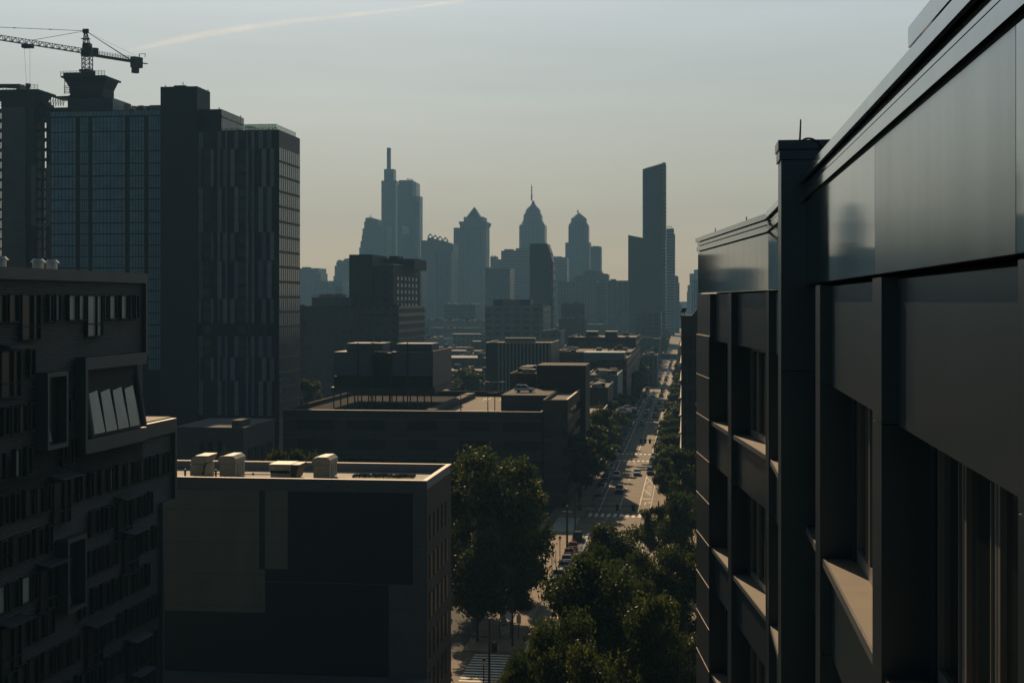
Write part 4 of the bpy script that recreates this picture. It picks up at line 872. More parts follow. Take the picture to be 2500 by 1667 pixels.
b = MB(); b.tube(hk + Vector((-1.2, 0, -.8)), (hk.x - .5, hk.y, zh), .035, n=4); b.tube(hk + Vector((.6, 0, -.8)), (hk.x + .6, hk.y, zh), .035, n=4); b.build('hoist_rope', M_cr, cr_)
b = MB(); b.tube((hk.x, hk.y, zh), (hk.x, hk.y, zh - 1.5), .85, .55, 8); b.tube((hk.x, hk.y, zh - 1.5), (hk.x, hk.y, zh - 3.2), .18, .1, 6); b.build('hook_block', M_cr, cr_)

# ================================================================== MURAL BUILDING
MY = 143.0
mx1 = XX(1040, MY); mx0 = XX(380, MY) - 6; mz = ZZ(1173, XX(1040, MY), MY); mb1 = YY(1100, mx1)
mu = thing('painted_wall_building', 'low building whose blank wall is painted in large grey and navy rectangles', 'building', ((mx0 + mx1) / 2, MY, 0))
M_mg = mat('wall grey paint', (0.17, 0.165, 0.135), 0.8, var=.14, scale=.35, stretch=(1, 1, .3))
M_mn = mat('wall navy paint', (0.017, 0.024, 0.03), 0.7, var=.08, scale=.3)
M_mm = mat('wall mid grey paint', (0.125, 0.12, 0.118), 0.8, var=.12, scale=.3)
M_md = mat('wall dark strip', (0.03, 0.032, 0.035), 0.6)
M_pd = mat('dull pane', (0.01, 0.012, 0.014), .35, spec=.3)
M_mb = mat('side brick', (0.045, 0.033, 0.03), 0.85, var=.2, scale=1)
zr_ = mz - 1.0
b = MB(); b.box(mx0, mx1, MY, mb1, 0, zr_ - .2); b.build('wall', M_mm, mu)
b = MB(); b.box(mx0 + .3, mx1 - .3, MY + .3, mb1 - .3, zr_ - .2, zr_); b.build('roof', mat('light roof membrane', (.45, .4, .33), .85, var=.2, scale=.5), mu)
b = MB(); b.box(mx0, mx1, MY, MY + .3, zr_ - .2, mz - .1); b.box(mx1 - .3, mx1, MY + .3, mb1 - .3, zr_ - .2, mz - .1); b.box(mx0, mx1, mb1 - .3, mb1, zr_ - .2, mz - .1); b.box(mx0, mx0 + .3, MY + .3, mb1 - .3, zr_ - .2, mz - .1); b.build('parapet', mat('parapet grey', (.16, .17, .19), .7), mu)
b = MB(); b.box(mx0, mx1 + .1, MY - .05, MY + .4, mz - .1, mz); b.box(mx1 - .4, mx1 + .1, MY + .4, mb1 - .4, mz - .1, mz); b.box(mx0, mx1 + .1, mb1 - .4, mb1 + .08, mz - .1, mz); b.build('coping', M_coping, mu)
b = MB(); b.box(mx0, mx1 + .11, MY - .07, MY - .005, mz - 1.3, mz - .02); b.build('front_fascia', M_mm, mu)
def pan(a, c, y0, y1, m_, nm='painted_panel', d=.02):
    q = MB(); q.box(XX(a, MY), XX(c, MY), MY - d, MY, ZZ(y1, XX(c, MY), MY), ZZ(y0, XX(c, MY), MY)); return q.build(nm, m_, mu)
pan(395, 634, 1186, 1495, M_mg); pan(634.2, 702, 1186, 1389, M_mg, d=.03); pan(633, 647, 1186, 1389.2, M_md, d=.045)
pan(703, 1008, 1192, 1427, M_mn); pan(647.2, 949, 1427.2, 1655, M_mn); pan(647.2, 1008, 1389.4, 1427, M_mn, d=.015) ; pan(395, 647, 1495.3, 1655, M_mn)
pan(634.2, 647, 1389.4, 1495, M_mg, d=.03)
b = MB(); b.box(mx1, mx1 + .06, MY, mb1, 0, zr_); b.build('brick_side', M_mb, mu)
for f in range(6):
    zc = mz - 5.0 - f * 4.05
    for c in range(5):
        y0 = MY + 1.6 + c * (mb1 - MY - 3) / 5; b = MB(); b.box(mx1 + .06, mx1 + .14, y0, y0 + 1.35, zc - 1.3, zc + 1.3); f_ = b.build('window', M_steel, mu)
        b = MB(); b.box(mx1 + .12, mx1 + .16, y0 + .12, y0 + 1.23, zc - 1.2, zc + 1.2); b.build('pane', M_pd, f_)
b = MB(); b.box(mx0, mx1 + .4, MY - 3, MY - .05, 0, ZZ(1656, mx1, MY)); b.build('annex_roof', mat('annex roof', (.11, .1, .09), .9), mu)
for i in range(9):
    x = mx0 + 6 + i * 3.1; b = MB(); b.box(x, x + .05, MY + .4, mb1 - .4, zr_, zr_ + .012); b.build('roof_seam', M_dark, mu)
for p in (618, 700, 905, 960): b = MB(); x = XX(p, 153.5); b.tube((x, 153.5, zr_), (x, 153.5, zr_ + .28), .11, .09, 8); b.build('roof_drain', M_steel, mu)
b = MB()
for a_, c_ in ((470, 560), (575, 700)): b.tube((XX(a_, 152.4), 152.4, zr_ + .2), (XX(c_, 152.4), 152.4, zr_ + .2), .06, n=6)
b.build('conduit', M_steel, mu)
for i in range(7):
    z = mz - 3.4 - i * 3.3; b = MB(); b.box(mx0, mx1, MY - .055, MY - .048, z, z + .025); b.build('wall_joint', M_md, mu)
# rooftop units
def unit(a, c, yt, Y, dep, kind, label):
    x0, x1 = XX(a, Y), XX(c, Y); zt_ = ZZ(yt, x0, Y); z0 = zr_; w_ = x1 - x0; h_ = zt_ - z0
    t_ = thing('rooftop_air_unit', label, 'air handling unit', ((x0 + x1) / 2, Y, z0), 'air handling units on the painted wall building')
    b = MB()
    if kind == 0:
        b.box(x0, x1, Y, Y + dep, z0 + .15, z0 + h_ * .62); b.build('casing', M_unit, t_)
        for q in (.25, .5, .75):
            b = MB(); b.box(x1, x1 + .03, Y + dep * q - .03, Y + dep * q + .03, z0 + .15, z0 + h_ * .62); b.build('seam', M_steel, t_)
        for q in (0, 1):
            y0 = Y - .12 + q * (dep * .5 + .08); y1 = y0 + dep * .5
            b = MB(); b.prism([(x0 - .15, z0 + h_ * .64), (x1 + .12, z0 + h_ * .64), (x1 + .12, z0 + h_ * .86), (x1 - w_ * .16, zt_), (x0 + w_ * .3, zt_), (x0 - .02, zt_ - h_ * .06), (x0 - .15, z0 + h_ * .86)], y0, y1); b.build('hood', M_unit, t_)
    elif kind == 2:
        b.box(x0, x1 - w_ * .15, Y, Y + dep, z0 + .15, z0 + h_ * .6); b.build('casing', M_unit, t_)
        for q in (0, 1):
            y0 = Y + q * (dep * .5 + .05); y1 = y0 + dep * .48
            b = MB(); b.prism([(x0, z0 + h_ * .62), (x1 - w_ * .2, z0 + h_ * .62), (x1 - w_ * .05, z0 + h_ * .82), (x1 + .1, zt_), (x0 + w_ * .3, zt_), (x0 + w_ * .1, zt_ - h_ * .1)], y0, y1); b.build('hood', M_unit, t_)
        b = MB(); b.tube((x1 - .5, Y - .1, z0 + .3), (x1 - .1, Y - .1, z0 + h_ * .7), .08); b.tube((x1 - .4, Y - .1, z0 + h_ * .5), (x1 - .4, Y + dep, z0 + h_ * .5), .09); b.build('pipe', M_steel, t_)
    else:
        b.box(x0 + .1, x1 - w_ * .3, Y, Y + dep * .8, z0, z0 + h_ * .42); b.build('casing', M_unit, t_)
        b = MB(); b.box(x0, x1 - w_ * .32, Y - .25, Y + dep, z0 + h_ * .6, zt_ - .05); b.build('hood', M_unit, t_)
        b = MB(); b.box(x0 + .15, x1 - w_ * .45, Y - .2, Y, z0 + h_ * .42, z0 + h_ * .58); b.build('intake', M_black, t_)
        b = MB(); b.prism([(x1 - w_ * .32, z0), (x1 - w_ * .32, zt_ - .1), (x1 - .2, zt_ - .1), (x1 - w_ * .2, z0 + .1)], Y, Y + dep); b.build('slanted_duct', M_dark, t_)
unit(464, 506, 1112, 150.5, 3.2, 2, 'leftmost rooftop unit with slanted louvre hoods and pipes')
unit(536, 574, 1112, 150.2, 3.4, 0, 'rooftop unit with rounded hoods, second from the left')
unit(658, 735, 1131, 149.5, 3.0, 1, 'low wide rooftop unit with a slanted black duct')
unit(765, 804, 1115, 150.2, 3.4, 0, 'rooftop unit with rounded hoods, farthest right on the roof')
for i, (p, lab) in enumerate(((452, 'short roof vent pipe left of the leftmost air unit'), (527, 'taller roof vent pipe between the two left air units'))):
    b = MB(); x = XX(p, 150); b.tube((x, 150, zr_), (x, 150, zr_ + .8), .12); b.tube((x, 150, zr_ + .8), (x, 150, zr_ + .95), .2, .1); tag(b.build('vent_pipe', M_steel, org=(x, 150, zr_)), lab, 'vent pipe', 'roof vent pipes')
sd_ = MB(); r_ = random.Random(4)
for i in range(2500):
    x = r_.uniform(XX(855, 152), XX(1005, 152)); y = r_.uniform(152.5, 154.6); s_ = .12
    sd_.add([Vector((x, y, zr_ + r_.uniform(0, .2))) + Vector((r_.uniform(-s_, s_), r_.uniform(-s_, s_), r_.uniform(-s_ / 2, s_))) for _ in range(3)], [(0, 1, 2)])
tag(sd_.build('green_roof_planting', M_leafd, org=(-30, 153, zr_)), kind='stuff')

# ================================================================== DARK RIBBED BUILDING (left foreground)
af = thing('ribbed_residence', 'black ribbed residence with ribbon windows, box frames and small metal canopies', 'residential building', (-47, 110, 0))
AX0 = -47.3
def AXp(Y): return AX0 + 0.022 * (Y - 120)
def AY(px): # street distance where a photo column meets the facade
    k = k_of(px); return (AX0 - 0.022 * 120) / (k - 0.022)
def AZ(py, px): Y = AY(px); return ZZ(py, AXp(Y), Y)
def fa(x, y, z): return (AXp(y) - x, y, z)              # x = depth into the building, y along the street
M_rib = mat('ribbed cladding', (0.014, 0.018, 0.021), 0.6, var=.1, scale=.5)
t, bb = M_rib.node_tree, M_rib.node_tree.nodes['Principled BSDF']
wv = t.nodes.new('ShaderNodeTexWave'); wv.bands_direction = 'Z'; wv.inputs['Scale'].default_value = 1.75; tc = t.nodes.new('ShaderNodeTexCoord'); bp = t.nodes.new('ShaderNodeBump'); bp.inputs['Strength'].default_value = .7; bp.inputs['Distance'].default_value = .1
t.links.new(tc.outputs['Object'], wv.inputs[0]); t.links.new(wv.outputs[0], bp.inputs['Height']); t.links.new(bp.outputs[0], bb.inputs['Normal'])
M_afr = mat('frame metal', (0.042, 0.05, 0.056), 0.55, 0.2, var=.1)
M_wing = mat('window interior glass', (0.01, 0.014, 0.018), 0.3, spec=.25)
M_wlit = mat('window with blind', (0.25, 0.28, 0.28), 0.3, var=.3, scale=.3)
YE1, YE2, YE3 = AY(362), AY(432), AY(402)
zT = AZ(668, 360); zS = AZ(1020, 432); zM = AZ(1214, 432); YN = 84
b = MB()
b.box(.3, 22, YN, YE1 - .5, zS - 3, zT - .4, fa); b.box(.3, 22, YN, YE2 - .5, zM, zS - .3, fa); b.box(.32, 22, YN, YE3 - .3, 0, zM - .01, fa)
b.build('wall', M_rib, af)
b = MB(); b.box(0, 22.2, YN, YE1, zT - .85, zT, fa); b.build('roof_fascia', M_afr, af)
b = MB()
b.box(0, 2, YE1 - .5, YE1, AZ(868, 360), zT - .86, fa); b.build('end_frame', M_afr, af)
b = MB(); b.box(-.02, 2, YE2 - .45, YE2, zM, zS - .86, fa); b.build('end_frame', M_afr, af)
b = MB(); b.box(0, 2, YE3 - .45, YE3, 0, zM - .5, fa); b.box(0.01, 3, YE3 - .45, YE2 - .46, zM - .5, zM, fa); b.build('end_frame', M_afr, af)
b = MB(); b.box(0, 22, AY(193), YE2, zS - 1.25, zS - .001, fa); b.build('terrace_fascia', M_afr, af)
b = MB(); b.box(.5, 20, YE1 - 2, YE2 - .1, zS, zS + .12, fa); b.build('terrace_floor', mat('terrace paving', (.36, .3, .24), .85), af)
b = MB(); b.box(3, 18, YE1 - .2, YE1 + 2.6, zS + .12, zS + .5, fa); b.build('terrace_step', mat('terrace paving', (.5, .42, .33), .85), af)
# big box frame
yb0, yb1 = AY(193), AY(334)
ztop_b = AZ(872, 200); zopT = ztop_b - 1.0
b = MB(); b.box(-.55, .4, yb0, YE1 - 1.6, zopT, ztop_b, fa); b.box(-.55, .3, yb0, yb0 + .45, zS - 1.2, zopT, fa); b.box(-.55, 0, yb0 + .45, YE1 - 1.6, zS - 1.25, zS - .1, fa); b.build('bay_box_frame', M_afr, af)
b = MB(); b.box(.24, .298, yb0 + .4, YE1 - 1.6, zS, zopT, fa); b.build('bay_back_wall', M_black, af)
M_bay = glassy('bay glass', (0.15, 0.21, 0.22), 0.15)
n_ = 4
for i in range(6):
    y0 = yb0 + 1.6 + i * 2.35 + (i > 3) * 1.0
    if y0 > YE1 - 4.2: break
    b = MB(); b.add([fa(-.5, y0, zS + .2), fa(-.5, y0 + 2.1, zS + .2), fa(.1, y0 + 1.9, zS + 3.6), fa(.1, y0 + .2, zS + 3.4), fa(-.4, y0, zS + .2), fa(-.4, y0 + 2.1, zS + .2), fa(.2, y0 + 1.9, zS + 3.6), fa(.2, y0 + .2, zS + 3.4)], [(0, 1, 2, 3), (4, 5, 6, 7), (0, 1, 5, 4), (2, 3, 7, 6), (0, 3, 7, 4), (1, 2, 6, 5)]); b.build('slanted_window', M_bay, af)
for y0 in (yb0 + 1.0, yb0 + 11.3):
    b = MB(); b.tube(fa(-.6, y0, zS), fa(.4, y0 + .4, zopT), .28, n=8); b.build('column', M_afr, af)
# narrow box frames
def nframe(px0, px1, yt, yb, lit):
    y0, y1 = AY(px0), AY(px1); z0, z1 = AZ(yb, px0) , AZ(yt, px1)
    b = MB(); b.box(-.6, .35, y0, y0 + .3, z0, z1, fa); b.box(-.6, .35, y1 - .3, y1, z0, z1, fa); b.box(-.6, .35, y0 + .3, y1 - .3, z1 - .35, z1, fa); b.box(-.6, .35, y0 + .3, y1 - .3, z0, z0 + .35, fa); f_ = b.build('box_window_frame', M_afr, af)
    b = MB(); b.box(.1, .25, y0 + .3, y1 - .3, z0 + .35, z1 - .35, fa); b.build('pane', M_wing, f_)
    b = MB(); b.prism([(y0 + .4, z0 + .5), (y0 + 1.9, z0 + .5), (y0 + .4, z0 + 4.2)], 0, .05); b.v = [fa(.05 - v[1], v[0], v[2]) for v in b.v]; b.build('slanted_mullion', M_wlit if lit else M_afr, f_)
nframe(98, 149, 905, 1100, 1); nframe(148, 195, 1300, 1500, 0)
# ribbon windows
def awin(y0, y1, z0, z1, lit=0, can=0, lab=None):
    b = MB(); b.box(.02, .3, y0, y0 + .1, z0, z1, fa); b.box(.02, .3, y1 - .1, y1, z0, z1, fa); b.box(.02, .3, y0 + .1, y1 - .1, z1 - .1, z1, fa); b.box(.02, .3, y0 + .1, y1 - .1, z0, z0 + .1, fa)
    if y1 - y0 > 2: ym = y0 + (y1 - y0) * .62; b.box(.02, .3, ym - .05, ym + .05, z0 + .1, z1 - .1, fa); b.box(.03, .29, y0 + .1, ym - .06, z0 + 1.0, z0 + 1.1, fa); b.box(.03, .29, ym + .06, y1 - .1, z0 + 1.0, z0 + 1.1, fa)
    f_ = b.build('window', M_black, af)
    b = MB(); b.box(.2, .31, y0 + .1, y1 - .1, z0 + .1, z1 - .1, fa); b.build('pane', M_wlit if lit else M_wing, f_)
    if can:
        b = MB(); b.box(-.85, .3, y0 - .3, y1 + .3, z1 + .12, z1 + .18, lambda x, y, z: fa(x, y, z - (.25 if x < 0 else 0) + .35)); b.build('canopy', M_afr, af)
ar_ = random.Random(21)
zw = AZ(690, 300) - 1.05; nwin = 0
boxes = [(AY(98), AY(149), AZ(1100, 98), AZ(905, 149)), (AY(148), AY(195), AZ(1500, 148), AZ(1300, 195)), (yb0 - .3, YE2, zS - 1.3, ztop_b + .1)]
row = 0
while zw > 3:
    yend = YE1 - 1.2 if zw > zS else (YE2 - 1.0 if zw - 2 > zM else YE3 - .9)
    y = AY(-12) + ar_.uniform(0, 1.4)
    while y < yend - 1.2:
        wd = ar_.choice((.75, .9, 1.25, 1.5)); big = ar_.random() < .13
        if big: wd = 2.9
        z1 = zw; z0 = zw - (3.4 if big else 2.05)
        hit = any(y + wd > q[0] - .2 and y < q[1] + .2 and z1 > q[2] - .2 and z0 < q[3] + .5 for q in boxes)
        if not hit and y + wd < yend:
            lit = (row == 0 and y > AY(85)) or ar_.random() < .05
            awin(y, y + wd, z0, z1, lit, big and row > 0 and y + wd < yend - 1.5)
        y += wd + ar_.choice((.25, .35, .8, 1.3))
    zw -= 4.0 if row < 2 else 3.12; row += 1
for i, (p, lab) in enumerate(((93, 'left of two small silver roof vents on the ribbed residence'), (127, 'right of two small silver roof vents on the ribbed residence'), (2, 'silver roof vent cut by the left edge of the photo'))):
    Y = AY(p) ; x = AXp(Y) - 3; Y2 = x / k_of(p); b = MB(); b.tube((x, Y2, zT - .5), (x, Y2, zT + .65), .42, n=12); b.tube((x, Y2, zT + .65), (x, Y2, zT + .9), .6, .35, 12)
    tag(b.build('roof_vent', mat('silver vent', (.55, .52, .47), .4, .4), org=(x, Y2, zT)), lab, 'roof vent', 'silver roof vents')
b = MB(); x = AXp(YE1) - 1
for (p0, p1) in ((330, 376),):
    ya, yb_ = YE1 + .6, YE2 - 1.6
    for q in (0.1, 1.1): b.tube(fa(3, ya, zS + q), fa(3, yb_, zS + q), .035, n=4)
    b.tube(fa(3, yb_, zS + 1.1), fa(12, yb_, zS + 1.1), .035, n=4)
    for i in range(8): y = ya + (yb_ - ya) * i / 7; b.tube(fa(3, y, zS), fa(3, y, zS + 1.1), .03, n=4)
b.build('terrace_rail', M_coping, af)

# ================================================================== METAL CLAD BUILDING (right foreground)
nb = thing('metal_clad_building', 'near black metal clad building with tall pilasters, deep windows and lit sills', 'building', (6, 24, 0))
M_pan = mat('dark metal panel', (0.2, 0.24, 0.26), 0.06, 1.0, var=.12, scale=.7, stretch=(3, 3, .25), bump=.004, bscale=.8)
M_pan2 = mat('weathered metal panel', (0.2, 0.24, 0.26), 0.2, 1.0, var=.14, scale=.7, stretch=(3, 3, .2), bump=.01, bscale=.8)
M_pil = mat('pilaster metal', (0.05, 0.074, 0.095), 0.3, 0.6, var=.06, scale=.8)
M_spn = mat('spandrel metal', (0.05, 0.078, 0.105), 0.28, 0.6, var=.1, scale=.6, stretch=(2, 2, .4))
M_rev = mat('reveal metal', (0.02, 0.022, 0.024), 0.6)
M_sill = mat('sill stone', (0.17, 0.135, 0.095), 0.7, var=.12, scale=2)
M_wfr = mat('window frame metal', (0.17, 0.175, 0.175), 0.4, 0.5)
M_room = mat('room', (0.02, 0.02, 0.02), .9)
M_ng = bpy.data.materials.new('clear dark glass'); t, bb = nodes(M_ng); bb.inputs['Base Color'].default_value = (.01, .014, .016, 1); bb.inputs['Roughness'].default_value = .03
HD, SL, FLH = -1.22, -3.72, 3.9                  # window head and sill of the top storey, storey height
def seg(A, B):
    A = Vector(A); B = Vector(B); L_ = (B - A).length; d = (B - A) / L_; n = Vector((d.y, -d.x))     # n points into the building (+X)
    return (lambda s, e, z: (A.x + d.x * s + n.x * e, A.y + d.y * s + n.y * e, z + H)), L_
def bx(b, f, s0, s1, e0, e1, z0, z1): b.box(s0, s1, e0, e1, z0, z1, f)
def facade_seg(A, B, pil, joints_near, skip_first=False, corner=False):
    f, L_ = seg(A, B)
    # parapet band of panels with open joints
    js = joints_near + [L_]; s0 = 0
    for j in js:
        b = MB(); bx(b, f, s0 + .008, j - .008, 0, .06, .28, 1.62); b.build('parapet_panel', M_pan if js.index(j) != 1 or L_ < 20 else M_pan2, nb); s0 = j
    b = MB(); bx(b, f, 0, L_, .06, .5, .30, 1.95); b.build('parapet_backing', M_rev, nb)
    b = MB(); bx(b, f, 0, L_, -.05, .06, 1.66, 1.80); b.build('cornice_lower', M_pan, nb)
    b = MB(); bx(b, f, 0, L_, -.02, .05, 1.84, 1.93)
    b.build('cornice_middle', M_pan, nb)
    s0 = 0
    for j in js:
        b = MB(); bx(b, f, s0 + .004, j - .004, -.09, .55, 1.955, 2.09); b.build('coping', M_pan, nb); s0 = j
    b = MB(); bx(b, f, 0, L_, .15, .5, -44.9, .28); b2 = b
    # pilasters
    for (p0, p1) in pil:
        z = .24; b = MB(); bx(b, f, p0, p1, -.02, .615, HD + .012, .24)
        zz = HD
        while zz > -44:
            bx(b, f, p0, p1, -.02, .615, zz - FLH + .012, zz); zz -= FLH
        b.build('pilaster', M_pil, nb)
    edges = sorted(pil); bays_ = []
    for i in range(len(edges) - 1): bays_.append((edges[i][1], edges[i + 1][0]))
    bk = MB(); bx(bk, f, -.2, L_, .62, .9, -44.9, .3); bk.build('inner_wall', M_rev, nb)
    for (s0, s1) in bays_:
        if s1 - s0 < .3: continue
        zh_ = .22; b = MB(); bx(b, f, s0, s1, .14, .3, HD, .22); bx(b, f, s0, s0 + .24, .44, .62, -44.8, HD - .01); bx(b, f, s1 - .24, s1, .44, .62, -44.8, HD - .01)
        zz = SL - .1
        while zz > -44: bx(b, f, s0, s1, .14, .3, zz - (FLH - (HD - SL)) + .1, zz - .02); zz -= FLH
        b.build('spandrel', M_spn, nb)
        k_ = 0; zz = HD; first = None
        while zz > -30:
            lo = zz - (HD - SL)
            if first is None:
                sb_ = MB(); bx(sb_, f, s0, s1, .05, .62, lo - .09, lo); so_ = sb_.build('sill', M_sill, nb); sn_ = MB(); bx(sn_, f, s0, s1, .015, .048, lo - .11, lo + .012); sn_.build('nosing', M_wfr, so_)
                nl = max(1, int((s1 - s0) / 1.35)); lw = (s1 - s0 - .5) / nl; ws = []
                rv = MB(); bx(rv, f, s0, s1, .3, .62, zz, zz + .04); rvo = rv.build('window_head', M_rev, nb)
                for q in range(nl):
                    a_ = s0 + .25 + q * lw; c_ = a_ + lw - .04
                    wb = MB(); t_ = .085
                    bx(wb, f, a_, a_ + t_, .47, .58, lo + .02, zz - .02); bx(wb, f, c_ - t_, c_, .47, .58, lo + .02, zz - .02)
                    bx(wb, f, a_ + t_, c_ - t_, .47, .58, zz - .02 - t_ * 1.3, zz - .02); bx(wb, f, a_ + t_, c_ - t_, .47, .58, lo + .02, lo + .02 + t_ * 2.2)
                    bx(wb, f, a_ + t_ + .03, a_ + t_ + .06, .45, .47, lo + .25, zz - .2)
                    wo = wb.build('window', M_wfr, nb)
                    gb_ = MB(); bx(gb_, f, a_ + t_, c_ - t_, .52, .54, lo + .02 + t_ * 2.2, zz - .02 - t_ * 1.3); gb_.build('pane', M_ng, wo); ws.append(wo)
                first = (so_, rvo, ws)
            else:
                inst(first[0], nb, 0, 0, -k_ * FLH); inst(first[1], nb, 0, 0, -k_ * FLH)
                for wo in first[2]: inst(wo, nb, 0, 0, -k_ * FLH)
            k_ += 1; zz -= FLH
    return f, L_
# near straight part, from beside the camera to the bend
PX = 1.9
yp = [(YY(2152, PX - .02), YY(2130, PX - .02)), (YY(2002, PX - .02), YY(1991, PX - .02))]
facade_seg((PX, 1.0), (PX, 24.4), [(.2, .8), (YY(2560, PX) - 1, YY(2494, PX) - 1)] + [(a - 1, c - 1) for a, c in yp] + [(23.3, 23.4)], [YY(2480, PX) - 1, YY(2136, PX) - 1, YY(1998, PX) - 1])
BEND = (1.87, 34.4); CORN = (XX(1704, 47.7), 47.7)
facade_seg((PX, 25.2), BEND, [(.05, .1), (2.6, 3.3), (8.8, 9.19)], [3.0])
fB, LB = seg(BEND, CORN)
def sB(px):                                      # distance along the angled part for a photo column
    k = k_of(px); ax, ay = BEND; dx, dy = (CORN[0] - ax) / LB, (CORN[1] - ay) / LB; return (k * ay - ax) / (dx - k * dy)
facade_seg(BEND, CORN, [(0.0, sB(1871)), (sB(1787), sB(1779)), (sB(1735), LB)], [sB(1778)])
b = MB()                                          # corner panels with open joints
for i in range(34):
    zt_ = -1.1 - i * 1.3; bx(b, fB, sB(1735) + .02, LB + .02, -.05, -.03, zt_ - 1.27, zt_)
b.build('corner_panel', M_pil, nb)
b = MB()
for i in range(34):
    zt_ = -1.1 - i * 1.3; bx(b, fB, sB(1735), LB + .03, -.06, -.03, zt_ + .0, zt_ + .02)
b.build('joint_flashing', M_coping, nb)
# solid body, roof and penthouse
b = MB(); b.box(2.9, 26, -30, 34.4, 0, H + 1.4); b.box(2.9, 26, 34.4, 47.6, 0, H + 1.4); b.prism([(2.45, 1.0), (2.75, 34), (1.2, 47.6), (2.9, 47.6), (2.9, 1.0)], 0.2, H + .2, ax='z'); b.build('body', M_rev, nb)
b = MB(); b.box(2.4, 26, -30, 47.5, H + 1.4, H + 1.6); b.build('roof', M_conc, nb)
# fin
fy0, fy1 = 23.95, 24.75; fx0 = XX(1907, fy0); fz = ZZ(343, fx0, fy0)
b = MB(); b.box(fx0, 5.2, fy0, fy1, 0, ZZ(905, fx0, fy0) - .012); b.box(fx0, 5.2, fy0, fy1, ZZ(905, fx0, fy0), fz - .33); b.build('fin_wall', M_pil, nb)
b = MB(); b.box(fx0 - .03, 5.25, fy0 - .03, fy1 + .03, fz - .32, fz - .17); b.box(fx0 - .05, 5.3, fy0 - .05, fy1 + .05, fz - .15, fz); b.build('fin_coping', M_pil, nb)
# penthouse
pz = H + 3.45 * 0 + (736 - 49) / F * (20.3 * CT - 3.15 * ST); pxx = 3.15; pY = YY(2227, pxx)
b = MB(); b.box(pxx, 16, -20, pY, H + 1.6, pz - .3); b.build('penthouse', M_pan, nb)
b = MB(); b.box(pxx - .05, 16, -20, pY + .05, pz - .29, pz); b.build('penthouse_coping', M_pan, nb)
b = MB(); yq = YY(2295, pxx - .01); b.box(pxx - .012, pxx, yq - .03, yq + .03, H + 1.6, pz - .3); b.build('penthouse_joint', M_black, nb)
for px_, Y_, yt, yb_, lab in ((1953.5, 24.3, 292, 346, 'tall thin lightning rod on the metal fin'), (1822, 38, 529, 549, 'small lightning rod nearer the bend of the cornice'), (1746, 44, 557, 575, 'small lightning rod near the far cornice corner')):
    x = XX(px_, Y_); b = MB(); z1 = ZZ(yt, x, Y_); z0 = ZZ(yb_, x, Y_); b.tube((x - .01, Y_, z0 - .1), (x + .01, Y_, z1), .02 if Y_ < 30 else .025, .012, 6); tag(b.build('lightning_rod', M_steel, org=(x, Y_, z0)), lab, 'lightning rod', 'lightning rods on the metal clad building')
b = MB(); pts = [(1958, 345), (1966, 340), (1975, 339), (1985, 341), (1995, 348), (2002, 357), (2006, 368), (2008, 380)]
P = [Vector((XX(p, fy0 - .06), fy0 - .06, ZZ(q, XX(p, fy0), fy0))) for p, q in pts]
for i in range(len(P) - 1): b.tube(P[i], P[i + 1], .016, n=6)
tag(b.build('roof_cable', M_black, org=tuple(P[0])), 'black cable arching over the top of the metal fin', 'cable')

# ================================================================== CONTRAILS
M_ct = bpy.data.materials.new('contrail vapour'); M_ct.use_nodes = True; t = M_ct.node_tree; t.nodes.clear()
o_ = t.nodes.new('ShaderNodeOutputMaterial'); tr = t.nodes.new('ShaderNodeBsdfTransparent'); df = t.nodes.new('ShaderNodeBsdfTranslucent'); df.inputs[0].default_value = (.95, .86, .78, 1)
d2 = t.nodes.new('ShaderNodeBsdfDiffuse'); d2.inputs[0].default_value = (.95, .9, .85, 1); ad = t.nodes.new('ShaderNodeAddShader'); t.links.new(df.outputs[0], ad.inputs[0]); t.links.new(d2.outputs[0], ad.inputs[1])
lw = t.nodes.new('ShaderNodeLayerWeight'); lw.inputs[0].default_value = .5
tc = t.nodes.new('ShaderNodeTexCoord'); nz = t.nodes.new('ShaderNodeTexNoise'); nz.inputs['Scale'].default_value = .0012; nz.inputs['Detail'].default_value = 6; t.links.new(tc.outputs['Object'], nz.inputs[0])
m1 = t.nodes.new('ShaderNodeMath'); m1.operation = 'SUBTRACT'; m1.inputs[0].default_value = 1; t.links.new(lw.outputs['Facing'], m1.inputs[1])
m2 = t.nodes.new('ShaderNodeMath'); m2.operation = 'POWER'; t.links.new(m1.outputs[0], m2.inputs[0]); m2.inputs[1].default_value = 2.5
m3 = t.nodes.new('ShaderNodeMath'); m3.operation = 'MULTIPLY'; t.links.new(m2.outputs[0], m3.inputs[0]); mr = t.nodes.new('ShaderNodeMapRange'); mr.inputs[1].default_value = .3; mr.inputs[2].default_value = .7; mr.inputs[3].default_value = .02; mr.inputs[4].default_value = .1; t.links.new(nz.outputs[0], mr.inputs[0]); t.links.new(mr.outputs[0], m3.inputs[1])
mx = t.nodes.new('ShaderNodeMixShader'); t.links.new(m3.outputs[0], mx.inputs[0]); t.links.new(tr.outputs[0], mx.inputs[1]); t.links.new(ad.outputs[0], mx.inputs[2]); t.links.new(mx.outputs[0], o_.inputs[0])
def contrail(pts, label, YB=30000):
    rings = []; P = []
    for px, py, hw_ in pts: P.append((Vector((XX(px, YB), YB, ZZ(py, XX(px, YB), YB))), hw_ / F * YB))
    for i, (c, r_) in enumerate(P):
        d = (P[min(i + 1, len(P) - 1)][0] - P[max(i - 1, 0)][0]).normalized(); u = Vector((0, 1, 0)); v = d.cross(u).normalized()
        rings.append([c + u * r_ * math.cos(a) + v * r_ * math.sin(a) for a in [2 * math.pi * q / 24 for q in range(24)]])
    b = MB(); b.loft(rings); o = b.build('contrail', M_ct, smooth=True, org=tuple(P[0][0])); tag(o, label, 'contrail'); return o
